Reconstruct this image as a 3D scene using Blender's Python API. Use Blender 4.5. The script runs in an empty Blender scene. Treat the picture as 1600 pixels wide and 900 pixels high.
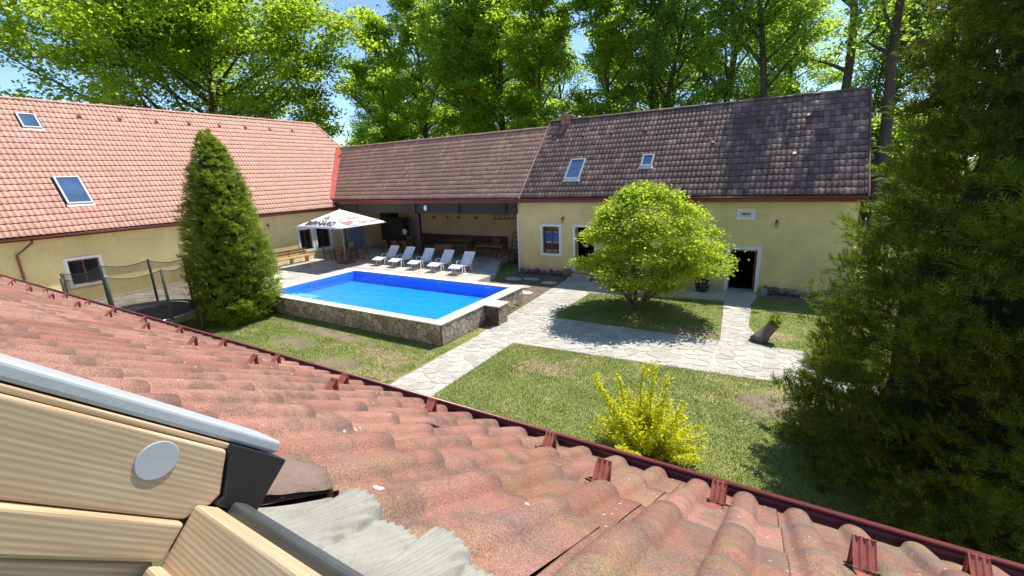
import bpy, bmesh, math, random
import numpy as np
from mathutils import Vector, Matrix, Euler

# ------------------------------------------------------------------ camera, sky, sun, exposure
scene = bpy.context.scene
R = math.radians
CAM_H = 5.6
YAW, PITCH, ROLL, FPX = R(31.607), R(14.194), R(-2.315), 698.02
_f = Vector((-math.sin(YAW)*math.cos(PITCH), math.cos(YAW)*math.cos(PITCH), -math.sin(PITCH)))
_r = Vector((math.cos(YAW), math.sin(YAW), 0))
_u = _r.cross(_f)
_r2 = math.cos(ROLL)*_r + math.sin(ROLL)*_u
_u2 = -math.sin(ROLL)*_r + math.cos(ROLL)*_u
cam_data = bpy.data.cameras.new('camera')
cam = bpy.data.objects.new('camera', cam_data)
scene.collection.objects.link(cam)
cam.matrix_world = Matrix(((_r2.x, _u2.x, -_f.x, 0), (_r2.y, _u2.y, -_f.y, 0), (_r2.z, _u2.z, -_f.z, CAM_H), (0, 0, 0, 1)))
cam_data.sensor_width = 36
cam_data.lens = 36*FPX/1600
cam_data.clip_start = 0.02
cam_data.clip_end = 2000
scene.camera = cam

SUN = Vector((0.20, 0.555, 1.0)).normalized()          # towards the sun
elev = math.asin(SUN.z); azim = math.atan2(SUN.x, SUN.y)
world = bpy.data.worlds.new('World'); scene.world = world
world.use_nodes = True
wn = world.node_tree.nodes; wl = world.node_tree.links
sky = wn.new('ShaderNodeTexSky'); sky.sky_type = 'NISHITA'; sky.sun_disc = False
sky.sun_elevation = elev; sky.sun_rotation = azim
sky.air_density = 1.0; sky.dust_density = 0.1; sky.ozone_density = 4.0; sky.altitude = 2500
wl.new(sky.outputs[0], wn['Background'].inputs[0])
wn['Background'].inputs[1].default_value = 0.15
sun_d = bpy.data.lights.new('sun', 'SUN'); sun_d.energy = 4.3; sun_d.angle = R(0.5); sun_d.color = (1, .945, .85)
sun = bpy.data.objects.new('sun', sun_d); scene.collection.objects.link(sun)
sun.rotation_euler = (-SUN).to_track_quat('-Z', 'Y').to_euler()
scene.view_settings.view_transform = 'Standard'
scene.view_settings.look = 'None'
scene.view_settings.exposure = 0.84
scene.view_settings.gamma = 1

C = scene.collection
rng = np.random.default_rng(7)
random.seed(7)

# ------------------------------------------------------------------ materials
def nmat(name):
    m = bpy.data.materials.new(name); m.use_nodes = True
    nt = m.node_tree
    return m, nt, nt.nodes['Principled BSDF']

def nd(nt, typ, **kw):
    n = nt.nodes.new(typ)
    for k, v in kw.items():
        if k in n.inputs.keys(): n.inputs[k].default_value = v
        else: setattr(n, k, v)
    return n

def ramp(nt, fac, stops):
    n = nt.nodes.new('ShaderNodeValToRGB')
    el = n.color_ramp.elements
    while len(el) < len(stops): el.new(0.5)
    for e, (p, c) in zip(el, stops):
        e.position = p; e.color = (*c, 1) if len(c) == 3 else c
    nt.links.new(fac, n.inputs[0]); return n.outputs[0]

def mixc(nt, fac, a, b, mode='MIX'):
    n = nt.nodes.new('ShaderNodeMix'); n.data_type = 'RGBA'; n.blend_type = mode
    for sock, v in ((n.inputs[0], fac), (n.inputs[6], a), (n.inputs[7], b)):
        if isinstance(v, (int, float)): sock.default_value = v
        elif isinstance(v, tuple): sock.default_value = (*v, 1) if len(v) == 3 else v
        else: nt.links.new(v, sock)
    return n.outputs[2]

def pos(nt, scale=(1, 1, 1), kind='pos'):
    if kind == 'pos': s = nd(nt, 'ShaderNodeNewGeometry').outputs['Position']
    else: s = nd(nt, 'ShaderNodeTexCoord').outputs['Object']
    mp = nt.nodes.new('ShaderNodeMapping'); mp.inputs['Scale'].default_value = scale
    nt.links.new(s, mp.inputs[0]); return mp.outputs[0]

def noise(nt, vec, scale, detail=4, rough=.6, dist=0):
    n = nd(nt, 'ShaderNodeTexNoise', Scale=scale, Detail=detail, Roughness=rough, Distortion=dist)
    nt.links.new(vec, n.inputs['Vector']); return n.outputs['Fac']

def bump(nt, bsdf, h, strength=.3, dist=.01):
    b = nd(nt, 'ShaderNodeBump', Strength=strength, Distance=dist)
    nt.links.new(h, b.inputs['Height']); nt.links.new(b.outputs[0], bsdf.inputs['Normal'])

def rnd(nt):
    g = nd(nt, 'ShaderNodeNewGeometry').outputs['Random Per Island']
    o = nd(nt, 'ShaderNodeObjectInfo').outputs['Random']
    a = nd(nt, 'ShaderNodeMath', operation='ADD'); nt.links.new(g, a.inputs[0]); nt.links.new(o, a.inputs[1])
    f = nd(nt, 'ShaderNodeMath', operation='FRACT'); nt.links.new(a.outputs[0], f.inputs[0]); return f.outputs[0]

def simple(name, col, rough=.6, var=.25, scale=3., bstr=.15, bscale=60, metal=0, kind='pos', spec=.5, stretch=(1, 1, 1)):
    m, nt, b = nmat(name)
    v = pos(nt, stretch, kind)
    n = noise(nt, v, scale, 5)
    lo = tuple(c*(1-var) for c in col); hi = tuple(min(1, c*(1+var)) for c in col)
    nt.links.new(ramp(nt, n, [(.3, lo), (.7, hi)]), b.inputs['Base Color'])
    b.inputs['Roughness'].default_value = rough; b.inputs['Metallic'].default_value = metal
    b.inputs['Specular IOR Level'].default_value = spec
    if bstr: bump(nt, b, noise(nt, v, bscale, 3), bstr)
    return m

def tile_mat(name, dark, mid, light, patch, eave=0, lich=.0, grain=200, spec=.4):
    m, nt, b = nmat(name)
    v = pos(nt)
    c = ramp(nt, rnd(nt), [(0, dark), (.5, mid), (1, light)])
    n1 = noise(nt, v, .5, 5, .65)
    c = mixc(nt, ramp(nt, n1, [(.42, (0, 0, 0)), (.62, (1, 1, 1))]), c, patch)
    n2 = noise(nt, v, 9, 6, .7)
    c = mixc(nt, .55, c, ramp(nt, n2, [(.25, (.45, .45, .45)), (.75, (1.5, 1.45, 1.4))]), 'MULTIPLY')
    if eave:
        sx = nd(nt, 'ShaderNodeSeparateXYZ'); nt.links.new(v, sx.inputs[0])
        mr = nd(nt, 'ShaderNodeMapRange'); nt.links.new(sx.outputs[2], mr.inputs[0]); mr.inputs[1].default_value = eave+.9; mr.inputs[2].default_value = eave; mr.inputs[3].default_value = 0; mr.inputs[4].default_value = 1
        st = ramp(nt, noise(nt, v, 7, 6, .75), [(.44, (0, 0, 0)), (.6, (.8, .8, .8))])
        c = mixc(nt, mixc(nt, 1., st, mr.outputs[0], 'MULTIPLY'), c, (.24, .16, .10))
    if lich:
        vo = nd(nt, 'ShaderNodeTexVoronoi', Scale=grain*.2); nt.links.new(v, vo.inputs['Vector'])
        s = ramp(nt, vo.outputs['Distance'], [(.10, (1, 1, 1)), (.16, (0, 0, 0))])
        g = ramp(nt, noise(nt, v, 2.2, 3), [(.5, (0, 0, 0)), (.62, (1, 1, 1))])
        c = mixc(nt, mixc(nt, 1., s, g, 'MULTIPLY'), c, (.62, .58, .52))
    nt.links.new(c, b.inputs['Base Color'])
    b.inputs['Roughness'].default_value = .62; b.inputs['Specular IOR Level'].default_value = spec
    bump(nt, b, noise(nt, v, grain, 3), .25, .004)
    return m

def near_tile_mat():
    m, nt, b = nmat('near_roof_tile')
    v = pos(nt)
    c = ramp(nt, rnd(nt), [(0, (.225, .098, .070)), (.5, (.275, .125, .091)), (1, (.33, .16, .12))])
    # weathered pinkish bloom and dark soot patches
    n1 = noise(nt, v, 1.3, 5, .6)
    c = mixc(nt, ramp(nt, n1, [(.45, (0, 0, 0)), (.7, (.75, .75, .75))]), c, (.32, .18, .135))
    n3 = noise(nt, v, 6.5, 7, .72, .3)
    c = mixc(nt, ramp(nt, n3, [(.48, (0, 0, 0)), (.62, (.85, .85, .85))]), c, (.15, .09, .07))
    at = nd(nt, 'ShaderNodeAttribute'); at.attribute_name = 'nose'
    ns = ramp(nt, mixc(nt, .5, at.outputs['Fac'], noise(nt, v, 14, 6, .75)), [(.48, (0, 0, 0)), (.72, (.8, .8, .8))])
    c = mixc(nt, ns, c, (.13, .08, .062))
    # moss tint, mainly towards +X
    sx = nd(nt, 'ShaderNodeSeparateXYZ'); nt.links.new(v, sx.inputs[0])
    mr = nd(nt, 'ShaderNodeMapRange'); nt.links.new(sx.outputs[0], mr.inputs[0])
    mr.inputs[1].default_value = -1.2; mr.inputs[2].default_value = .5; mr.inputs[3].default_value = .1; mr.inputs[4].default_value = 1
    mo = ramp(nt, noise(nt, v, 4.5, 6, .7), [(.50, (0, 0, 0)), (.66, (.9, .9, .9))])
    mo = mixc(nt, 1., mo, mr.outputs[0], 'MULTIPLY')
    c = mixc(nt, mo, c, (.24, .20, .085))
    gr = ramp(nt, noise(nt, v, 3.1, 6, .7), [(.48, (0, 0, 0)), (.66, (.8, .8, .8))])
    gr = mixc(nt, 1., gr, mr.outputs[0], 'MULTIPLY')
    c = mixc(nt, gr, c, (.17, .145, .12))
    # sand grain speckle
    g = noise(nt, v, 330, 4, .85)
    c = mixc(nt, .75, c, ramp(nt, g, [(.36, (.28, .27, .26)), (.5, (1, 1, 1)), (.64, (1.9, 1.85, 1.8))]), 'MULTIPLY')
    # pale lichen dots
    vo = nd(nt, 'ShaderNodeTexVoronoi', Scale=34.); nt.links.new(v, vo.inputs['Vector'])
    s = ramp(nt, vo.outputs['Distance'], [(.09, (1, 1, 1)), (.14, (0, 0, 0))])
    lm = ramp(nt, noise(nt, v, 5, 3), [(.55, (0, 0, 0)), (.62, (1, 1, 1))])
    c = mixc(nt, mixc(nt, 1., s, lm, 'MULTIPLY'), c, (.60, .55, .49))
    nt.links.new(c, b.inputs['Base Color'])
    b.inputs['Roughness'].default_value = .85; b.inputs['Specular IOR Level'].default_value = .25
    h = mixc(nt, .5, noise(nt, v, 300, 2), noise(nt, v, 45, 5, .7))
    bump(nt, b, h, .55, .004)
    return m

def plaster(name, col):
    m, nt, b = nmat(name)
    v = pos(nt)
    c = ramp(nt, noise(nt, v, .7, 6, .65), [(.3, tuple(x*.80 for x in col)), (.7, tuple(min(1, x*1.08) for x in col))])
    c = mixc(nt, ramp(nt, noise(nt, pos(nt, (3, 3, .35)), 2.2, 5, .7), [(.55, (0, 0, 0)), (.75, (.35, .35, .35))]), c, tuple(x*.62 for x in col))
    sx = nd(nt, 'ShaderNodeSeparateXYZ'); nt.links.new(v, sx.inputs[0])
    ad = nd(nt, 'ShaderNodeMath', operation='ADD'); nt.links.new(sx.outputs[2], ad.inputs[0])
    sc = nd(nt, 'ShaderNodeMath', operation='MULTIPLY'); sc.inputs[1].default_value = .8
    nt.links.new(noise(nt, v, 2.5, 5, .7), sc.inputs[0]); nt.links.new(sc.outputs[0], ad.inputs[1])
    c = mixc(nt, ramp(nt, ad.outputs[0], [(.45, (.55, .55, .55)), (.95, (0, 0, 0))]), c, (.30, .25, .16))   # splash-back dirt at the foot
    nt.links.new(c, b.inputs['Base Color']); b.inputs['Roughness'].default_value = .9
    b.inputs['Specular IOR Level'].default_value = .2
    bump(nt, b, noise(nt, v, 120, 3), .2, .004)
    return m

def wood(name, dark, light, axis=0, scale=60., rough=.55, kind='obj', bands=.5):
    m, nt, b = nmat(name)
    st = [scale]*3; st[axis] = scale*.035
    v = pos(nt, tuple(st), kind)
    n = noise(nt, v, 1.9, 7, .7, .3)
    w = nd(nt, 'ShaderNodeTexWave', Scale=bands, Distortion=5., Detail=3.); w.bands_direction = 'DIAGONAL'; w.inputs['Detail Scale'].default_value = .25
    nt.links.new(v, w.inputs['Vector'])
    f = mixc(nt, .72, w.outputs['Fac'], n)
    big = noise(nt, pos(nt, (1, 1, 1), kind), 7, 4)
    f = mixc(nt, .22, f, big)
    c = ramp(nt, f, [(.30, dark), (.55, tuple((a+b2)/2 for a, b2 in zip(dark, light))), (.68, light)])
    vk = nd(nt, 'ShaderNodeTexVoronoi', Scale=scale*.18); nt.links.new(pos(nt, (1, .8, 1.3), kind), vk.inputs['Vector'])
    c = mixc(nt, ramp(nt, vk.outputs['Distance'], [(.045, (.75, .75, .75)), (.10, (0, 0, 0))]), c, dark)
    nt.links.new(c, b.inputs['Base Color']); b.inputs['Roughness'].default_value = rough
    bump(nt, b, f, .12, .002)
    return m

def leaf_mat(name, cols, trans, tfac=.5, var=.35, spec=.2):
    m, nt, b = nmat(name)
    v = pos(nt)
    c = ramp(nt, rnd(nt), [(0, cols[0]), (.5, cols[1]), (1, cols[2])])
    n = noise(nt, v, .45, 3)
    c = mixc(nt, var, c, ramp(nt, n, [(.3, (.6, .6, .6)), (.7, (1.45, 1.4, 1.3))]), 'MULTIPLY')
    nt.links.new(c, b.inputs['Base Color']); b.inputs['Roughness'].default_value = .6
    b.inputs['Specular IOR Level'].default_value = spec
    tr = nt.nodes.new('ShaderNodeBsdfTranslucent')
    ct = mixc(nt, var, trans, ramp(nt, n, [(.3, (.65, .65, .65)), (.7, (1.4, 1.4, 1.2))]), 'MULTIPLY')
    ct = mixc(nt, .4, ct, ramp(nt, rnd(nt), [(0, (.6, .65, .5)), (1, (1.4, 1.35, 1.2))]), 'MULTIPLY')
    nt.links.new(ct, tr.inputs[0])
    mx = nt.nodes.new('ShaderNodeMixShader'); mx.inputs[0].default_value = tfac
    nt.links.new(b.outputs[0], mx.inputs[1]); nt.links.new(tr.outputs[0], mx.inputs[2])
    nt.links.new(mx.outputs[0], nt.nodes['Material Output'].inputs['Surface'])
    return m

def grass_colour(nt, v, blade=False):
    k = 1.25 if blade else 1.0
    a = ramp(nt, noise(nt, v, .55, 6, .7), [(.3, (.13*k, .17*k, .045*k)), (.55, (.19*k, .225*k, .065*k)), (.75, (.24*k, .255*k, .085*k))])
    fine = ramp(nt, noise(nt, v, 26, 4, .8), [(.3, (.6, .62, .55)), (.7, (1.45, 1.4, 1.3))])
    a = mixc(nt, .75, a, fine, 'MULTIPLY')
    st = noise(nt, v, 1.1, 7, .78, .4)
    dry = ramp(nt, st, [(.565, (0, 0, 0)), (.63, (.85, .85, .85))])
    return mixc(nt, dry, a, (.36, .30, .155))

def spot_mask(nt, v, spots, wob=.35):
    """soft irregular patches of bare earth at fixed places on the lawn: (x, y, rx, ry)"""
    sx = nd(nt, 'ShaderNodeSeparateXYZ'); nt.links.new(v, sx.inputs[0])
    nz = noise(nt, v, 1.7, 6, .75)
    out = None
    for (x, y, rx, ry) in spots:
        def m(op, a, b2):
            n = nd(nt, 'ShaderNodeMath', operation=op)
            for i, q in ((0, a), (1, b2)):
                if isinstance(q, (int, float)): n.inputs[i].default_value = q
                else: nt.links.new(q, n.inputs[i])
            return n.outputs[0]
        dx = m('DIVIDE', m('SUBTRACT', sx.outputs[0], x), rx); dy = m('DIVIDE', m('SUBTRACT', sx.outputs[1], y), ry)
        d = m('ADD', m('MULTIPLY', dx, dx), m('MULTIPLY', dy, dy))
        d = m('ADD', d, m('MULTIPLY', m('SUBTRACT', nz, .5), 6.5))
        out = d if out is None else m('MINIMUM', out, d)
    return ramp(nt, out, [(.35, (.9, .9, .9)), (1., (0, 0, 0))])

SOIL = [(-14.7, 10.1, 3.6, .32), (-14.9, 8.9, 1.3, .55), (-11.8, 8.3, 1.2, .6), (-2.2, 16.0, 1.2, .5), (.2, 11.4, .9, .9)]
STRAW = [(-10.6, 9.4, 1.5, .6), (-9.9, 8.4, 1.3, .4), (-5.6, 10.9, 1.2, .5), (-14., 10., 1.6, .3), (-9.3, 14.6, .35, 2.6), (.7, 12.0, 1.0, .6), (-2.6, 15.7, 1.0, .5), (0.1, 16.6, .7, .5)]
def lawn_mat(name, blade=False):
    m, nt, b = nmat(name)
    v = pos(nt)
    c = grass_colour(nt, v, blade)
    c = mixc(nt, spot_mask(nt, v, STRAW), c, (.34, .28, .15))
    soil = mixc(nt, .6, (.19, .145, .105), ramp(nt, noise(nt, v, 20, 5, .8), [(.3, (.6, .6, .6)), (.7, (1.5, 1.5, 1.4))]), 'MULTIPLY')
    if not blade: c = mixc(nt, spot_mask(nt, v, SOIL), c, soil)
    nt.links.new(c, b.inputs['Base Color']); b.inputs['Roughness'].default_value = .85
    b.inputs['Specular IOR Level'].default_value = .2
    if blade:
        tr = nt.nodes.new('ShaderNodeBsdfTranslucent'); nt.links.new(c, tr.inputs[0])
        mx = nt.nodes.new('ShaderNodeMixShader'); mx.inputs[0].default_value = .45
        nt.links.new(b.outputs[0], mx.inputs[1]); nt.links.new(tr.outputs[0], mx.inputs[2])
        nt.links.new(mx.outputs[0], nt.nodes['Material Output'].inputs['Surface'])
    else: bump(nt, b, noise(nt, v, 40, 5, .8), .6, .03)
    return m

def stone_mat(name, a, b_, c_, bstr=.3, rough=.8):
    m, nt, b = nmat(name)
    v = pos(nt)
    c = ramp(nt, rnd(nt), [(0, a), (.5, b_), (1, c_)])
    c = mixc(nt, .6, c, ramp(nt, noise(nt, v, 5, 7, .75), [(.3, (.6, .6, .6)), (.7, (1.35, 1.33, 1.3))]), 'MULTIPLY')
    nt.links.new(c, b.inputs['Base Color']); b.inputs['Roughness'].default_value = rough
    b.inputs['Specular IOR Level'].default_value = .3
    bump(nt, b, noise(nt, v, 30, 6, .7), bstr, .01)
    return m

def glass_mat(name, col=(.02, .025, .03), rough=.04):
    m, nt, b = nmat(name)
    n = noise(nt, pos(nt), .8, 3)
    nt.links.new(ramp(nt, n, [(.3, tuple(x*.6 for x in col)), (.7, tuple(x*1.5 for x in col))]), b.inputs['Base Color'])
    b.inputs['Roughness'].default_value = rough; b.inputs['Specular IOR Level'].default_value = 1.
    return m

def net_mat():
    m, nt, b = nmat('black_net')
    b.inputs['Base Color'].default_value = (.02, .022, .02, 1); b.inputs['Roughness'].default_value = .7
    tr = nt.nodes.new('ShaderNodeBsdfTransparent')
    n = noise(nt, pos(nt), 30, 2)
    mx = nt.nodes.new('ShaderNodeMixShader')
    nt.links.new(ramp(nt, n, [(.3, (.36, .36, .36)), (.7, (.5, .5, .5))]), mx.inputs[0])
    nt.links.new(tr.outputs[0], mx.inputs[1]); nt.links.new(b.outputs[0], mx.inputs[2])
    nt.links.new(mx.outputs[0], nt.nodes['Material Output'].inputs['Surface'])
    return m

def water_mat():
    m, nt, b = nmat('pool_water')
    b.inputs['Roughness'].default_value = .02
    out = nt.nodes['Material Output']
    tr = nd(nt, 'ShaderNodeBsdfTransparent'); tr.inputs[0].default_value = (.55, .85, .97, 1)
    gl = nd(nt, 'ShaderNodeBsdfGlossy', Roughness=.03); gl.inputs[0].default_value = (1, 1, 1, 1)
    fr = nd(nt, 'ShaderNodeFresnel', IOR=1.33)
    v = pos(nt, (1, 1, 1))
    bp = nd(nt, 'ShaderNodeBump', Strength=.7, Distance=.03)
    nt.links.new(noise(nt, v, 7, 4, .6, .5), bp.inputs['Height'])
    nt.links.new(bp.outputs[0], gl.inputs['Normal']); nt.links.new(bp.outputs[0], fr.inputs['Normal'])
    mx = nt.nodes.new('ShaderNodeMixShader'); nt.links.new(fr.outputs[0], mx.inputs[0])
    nt.links.new(tr.outputs[0], mx.inputs[1]); nt.links.new(gl.outputs[0], mx.inputs[2])
    nt.links.new(mx.outputs[0], out.inputs['Surface'])
    nt.nodes.remove(b)
    return m

def liner_mat(name, base, tile=False):
    m, nt, b = nmat(name)
    v = pos(nt)
    vo = nd(nt, 'ShaderNodeTexVoronoi', Scale=14. if tile else 5.); nt.links.new(v, vo.inputs['Vector'])
    if tile:
        c = ramp(nt, vo.outputs['Distance'], [(.2, tuple(x*.75 for x in base)), (.6, tuple(min(1, x*1.2+.03) for x in base))])
    else:
        w = nd(nt, 'ShaderNodeTexVoronoi', Scale=2.6, feature='SMOOTH_F1')
        nv = nd(nt, 'ShaderNodeTexNoise', Scale=1.5, Detail=2.); nt.links.new(v, nv.inputs['Vector'])
        ad = nd(nt, 'ShaderNodeVectorMath', operation='ADD'); nt.links.new(v, ad.inputs[0]); nt.links.new(nv.outputs['Color'], ad.inputs[1])
        nt.links.new(ad.outputs[0], w.inputs['Vector'])
        c = ramp(nt, noise(nt, v, 3.2, 5, .65), [(.3, tuple(x*.88 for x in base)), (.7, tuple(min(1, x*1.12) for x in base))])
    nt.links.new(c, b.inputs['Base Color']); b.inputs['Roughness'].default_value = .5
    return m

M = {}
M['tile_l'] = tile_mat('salmon_roof_tile', (.52, .245, .18), (.59, .295, .22), (.66, .345, .26), (.53, .30, .21), 3.8)
M['tile_m'] = tile_mat('brown_red_roof_tile', (.33, .17, .12), (.43, .23, .165), (.52, .30, .215), (.33, .20, .145))
M['tile_r'] = tile_mat('dark_brown_roof_tile', (.105, .062, .046), (.18, .108, .082), (.31, .20, .16), (.11, .07, .055))
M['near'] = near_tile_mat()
M['wall'] = plaster('yellow_plaster', (.79, .65, .31))
M['wall2'] = plaster('cream_plaster', (.60, .50, .30))
M['white'] = simple('white_paint', (.78, .79, .78), .7, .08, 4, .1)
M['greypaint'] = simple('pale_grey_paint', (.46, .47, .46), .7, .12, 4, .1)
M['bluepaint'] = simple('dull_blue_paint', (.30, .36, .46), .6, .15, 2, .1)
M['gutter'] = simple('dark_red_metal', (.17, .035, .03), .32, .15, 6, .05, 30, 0, spec=.6)
M['redflash'] = simple('bright_red_metal', (.55, .12, .09), .4, .12, 6, .05)
M['guard'] = simple('ribbed_brick_red_metal', (.42, .135, .09), .35, .2, 30, .1, 80, .2)
M['darkwood'] = wood('dark_stained_wood', (.022, .018, .014), (.055, .045, .036), 0, 20, .7, 'pos')
M['brownwood'] = wood('brown_wood', (.15, .07, .03), (.30, .15, .065), 0, 30, .5, 'pos')
M['benchwood'] = wood('dull_brown_wood', (.06, .04, .028), (.12, .08, .055), 0, 30, .7, 'pos')
M['palewood'] = wood('pale_wood', (.42, .27, .13), (.62, .43, .22), 1, 30, .5, 'pos')
M['reddoor'] = wood('red_brown_door_wood', (.12, .035, .018), (.22, .075, .035), 2, 30, .45, 'pos')
M['pine'] = wood('pine_side', (.40, .265, .145), (.60, .465, .30), 1, 75, .5, 'obj', 1.5)
M['pine_x'] = wood('pine_bottom', (.40, .265, .145), (.60, .465, .30), 0, 75, .5, 'obj', 1.7)
M['frame_grey'] = simple('grey_aluminium', (.40, .43, .45), .45, .06, 8, .05, 90, .0, 'obj', .55)
M['dark_metal'] = simple('anthracite_metal', (.085, .095, .09), .38, .15, 15, .05, 90, .3, 'obj')
M['gasket'] = simple('black_rubber', (.012, .013, .014), .4, .3, 10, .05, 90, 0, 'obj')
M['lead'] = simple('pleated_lead_flashing', (.25, .245, .205), .65, .28, 9, .3, 70, .0)
M['plug'] = simple('grey_plastic_plug', (.40, .42, .44), .5, .05, 20, .03, 90, 0, 'obj')
M['concrete'] = stone_mat('broken_concrete', (.11, .075, .058), (.15, .10, .08), (.20, .145, .115), 1., 1.)
M['debris'] = stone_mat('moss_debris', (.05, .035, .02), (.12, .085, .05), (.32, .27, .2), .8)
M['glass'] = glass_mat('dark_window_glass')
M['skyglass'] = glass_mat('skylight_glass', (.05, .09, .17), .06)
M['shade_black'] = simple('painted_shade_black', (.015, .013, .012), .9, .3, 2, 0)  # near-black colour standing in for shade indoors and between tile rows
M['path'] = stone_mat('path_flagstone', (.35, .335, .295), (.40, .385, .34), (.46, .44, .385))
M['mortar'] = stone_mat('pale_mortar', (.47, .45, .40), (.49, .465, .415), (.51, .48, .43))
M['terr'] = stone_mat('terrace_flagstone', (.38, .335, .27), (.49, .435, .355), (.60, .535, .44))
M['poolstone'] = stone_mat('pool_cladding_stone', (.24, .20, .16), (.34, .295, .24), (.46, .40, .335), .5)
M['pooljoint'] = stone_mat('dark_pool_joint', (.10, .085, .07), (.11, .09, .075), (.12, .10, .08))
M['brick'] = stone_mat('brown_brick', (.09, .055, .045), (.14, .09, .075), (.18, .12, .10), .4)
M['redbrick'] = stone_mat('red_brick', (.30, .11, .075), (.38, .15, .10), (.45, .2, .14), .4)
M['coping'] = stone_mat('cream_coping_slab', (.70, .66, .56), (.74, .70, .60), (.78, .74, .64), .1)
M['rock'] = stone_mat('foundation_rock', (.10, .09, .075), (.17, .15, .12), (.25, .22, .18), .7)
M['liner'] = liner_mat('bright_blue_liner', (.012, .38, .84))
M['liner_w'] = liner_mat('deep_blue_mosaic_liner', (.012, .20, .80), True)
M['steps'] = simple('pale_cyan_step', (.35, .68, .80), .5, .1, 3, 0)
M['water'] = water_mat()
M['plastic'] = simple('white_plastic', (.82, .83, .84), .35, .04, 5, .02)
M['canvas'] = simple('white_canvas', (.80, .79, .77), .85, .05, 2, .1, 200)
M['print_dark'] = simple('black_print', (.05, .045, .045), .8, .1, 5, 0)
M['print_red'] = simple('pale_red_print', (.55, .16, .14), .8, .15, 5, 0)
M['print_grey'] = simple('pale_grey_print', (.28, .27, .27), .8, .15, 5, 0)
M['cushion'] = simple('green_check_cushion', (.22, .27, .20), .9, .6, 14, .1)
M['black'] = simple('black_iron', (.015, .015, .015), .5, .2, 5, .05)
M['lampglass'] = simple('amber_lamp_glass', (.35, .24, .12), .2, .2, 5, 0)
M['mat_black'] = simple('black_mesh_mat', (.018, .02, .022), .6, .2, 3, .1)
M['steel'] = simple('galvanised_steel', (.45, .46, .46), .35, .15, 5, .05, 60, .7)
M['foam'] = simple('dark_green_foam', (.035, .045, .04), .7, .25, 6, .1)
M['net'] = net_mat()
M['bark'] = simple('bark', (.085, .065, .048), .9, .45, 3, .8, 18, 0, 'pos', .2, (1, 1, .25))
M['bark2'] = simple('grey_bark', (.15, .125, .10), .9, .4, 4, .8, 22, 0, 'pos', .2, (1, 1, .3))
M['leafA'] = leaf_mat('spring_leaf_green', ((.07, .12, .016), (.105, .165, .024), (.15, .205, .036)), (.60, .80, .08), .62)
M['leafB'] = leaf_mat('spring_leaf_yellow_green', ((.08, .13, .014), (.115, .175, .020), (.16, .22, .03)), (.52, .70, .04), .58)
M['leafC'] = leaf_mat('spring_leaf_deep_green', ((.05, .09, .02), (.08, .13, .028), (.12, .165, .038)), (.46, .66, .11), .58)
M['maple'] = leaf_mat('lime_maple_leaf', ((.16, .22, .02), (.27, .33, .03), (.40, .44, .06)), (.60, .76, .05), .5)
M['gold'] = leaf_mat('golden_leaf', ((.36, .38, .02), (.50, .48, .025), (.66, .62, .06)), (.86, .90, .04), .5)
M['thuja'] = leaf_mat('thuja_spray', ((.085, .14, .02), (.16, .225, .03), (.26, .31, .045)), (.42, .55, .04), .38, .5, .08)
M['thuja_d'] = leaf_mat('dark_thuja_spray', ((.035, .065, .010), (.085, .12, .016), (.18, .21, .028)), (.26, .36, .025), .36, .6, .06)
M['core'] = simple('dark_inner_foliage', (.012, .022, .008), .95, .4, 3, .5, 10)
M['lawn'] = lawn_mat('lawn')
M['blade'] = lawn_mat('grass_blades', True)
M['soil'] = simple('bare_soil', (.13, .10, .07), .95, .4, 4, .7, 25)
M['daisy'] = simple('daisy_white', (.8, .8, .76), .8, .05, 3, 0)

# ------------------------------------------------------------------ mesh helpers
def link(name, me, mat=None, parent=None, smooth=False):
    o = bpy.data.objects.new(name, me); C.objects.link(o)
    if mat is not None and len(me.materials) == 0: me.materials.append(mat)
    if parent is not None: o.parent = parent
    if smooth and len(me.polygons): me.polygons.foreach_set('use_smooth', [True]*len(me.polygons))
    return o

def tag(o, label=None, cat=None, group=None, kind=None):
    if label: o['label'] = label
    if cat: o['category'] = cat
    if group: o['group'] = group
    if kind: o['kind'] = kind
    return o

def empty(name, loc=(0, 0, 0), rz=0, parent=None):
    o = bpy.data.objects.new(name, None); C.objects.link(o)
    o.location = loc; o.rotation_euler = (0, 0, rz); o.empty_display_size = .2
    if parent is not None: o.parent = parent
    return o

def np_mesh(name, verts, faces):
    """verts (N,3); faces (M,k)"""
    me = bpy.data.meshes.new(name)
    verts = np.ascontiguousarray(verts, dtype=np.float32); faces = np.ascontiguousarray(faces, dtype=np.int32)
    me.vertices.add(len(verts)); me.vertices.foreach_set('co', verts.ravel())
    k = faces.shape[1]
    me.loops.add(faces.size); me.loops.foreach_set('vertex_index', faces.ravel())
    me.polygons.add(len(faces)); me.polygons.foreach_set('loop_start', np.arange(0, faces.size, k, dtype=np.int32))
    me.update(calc_edges=True); me.validate()
    return me

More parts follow.
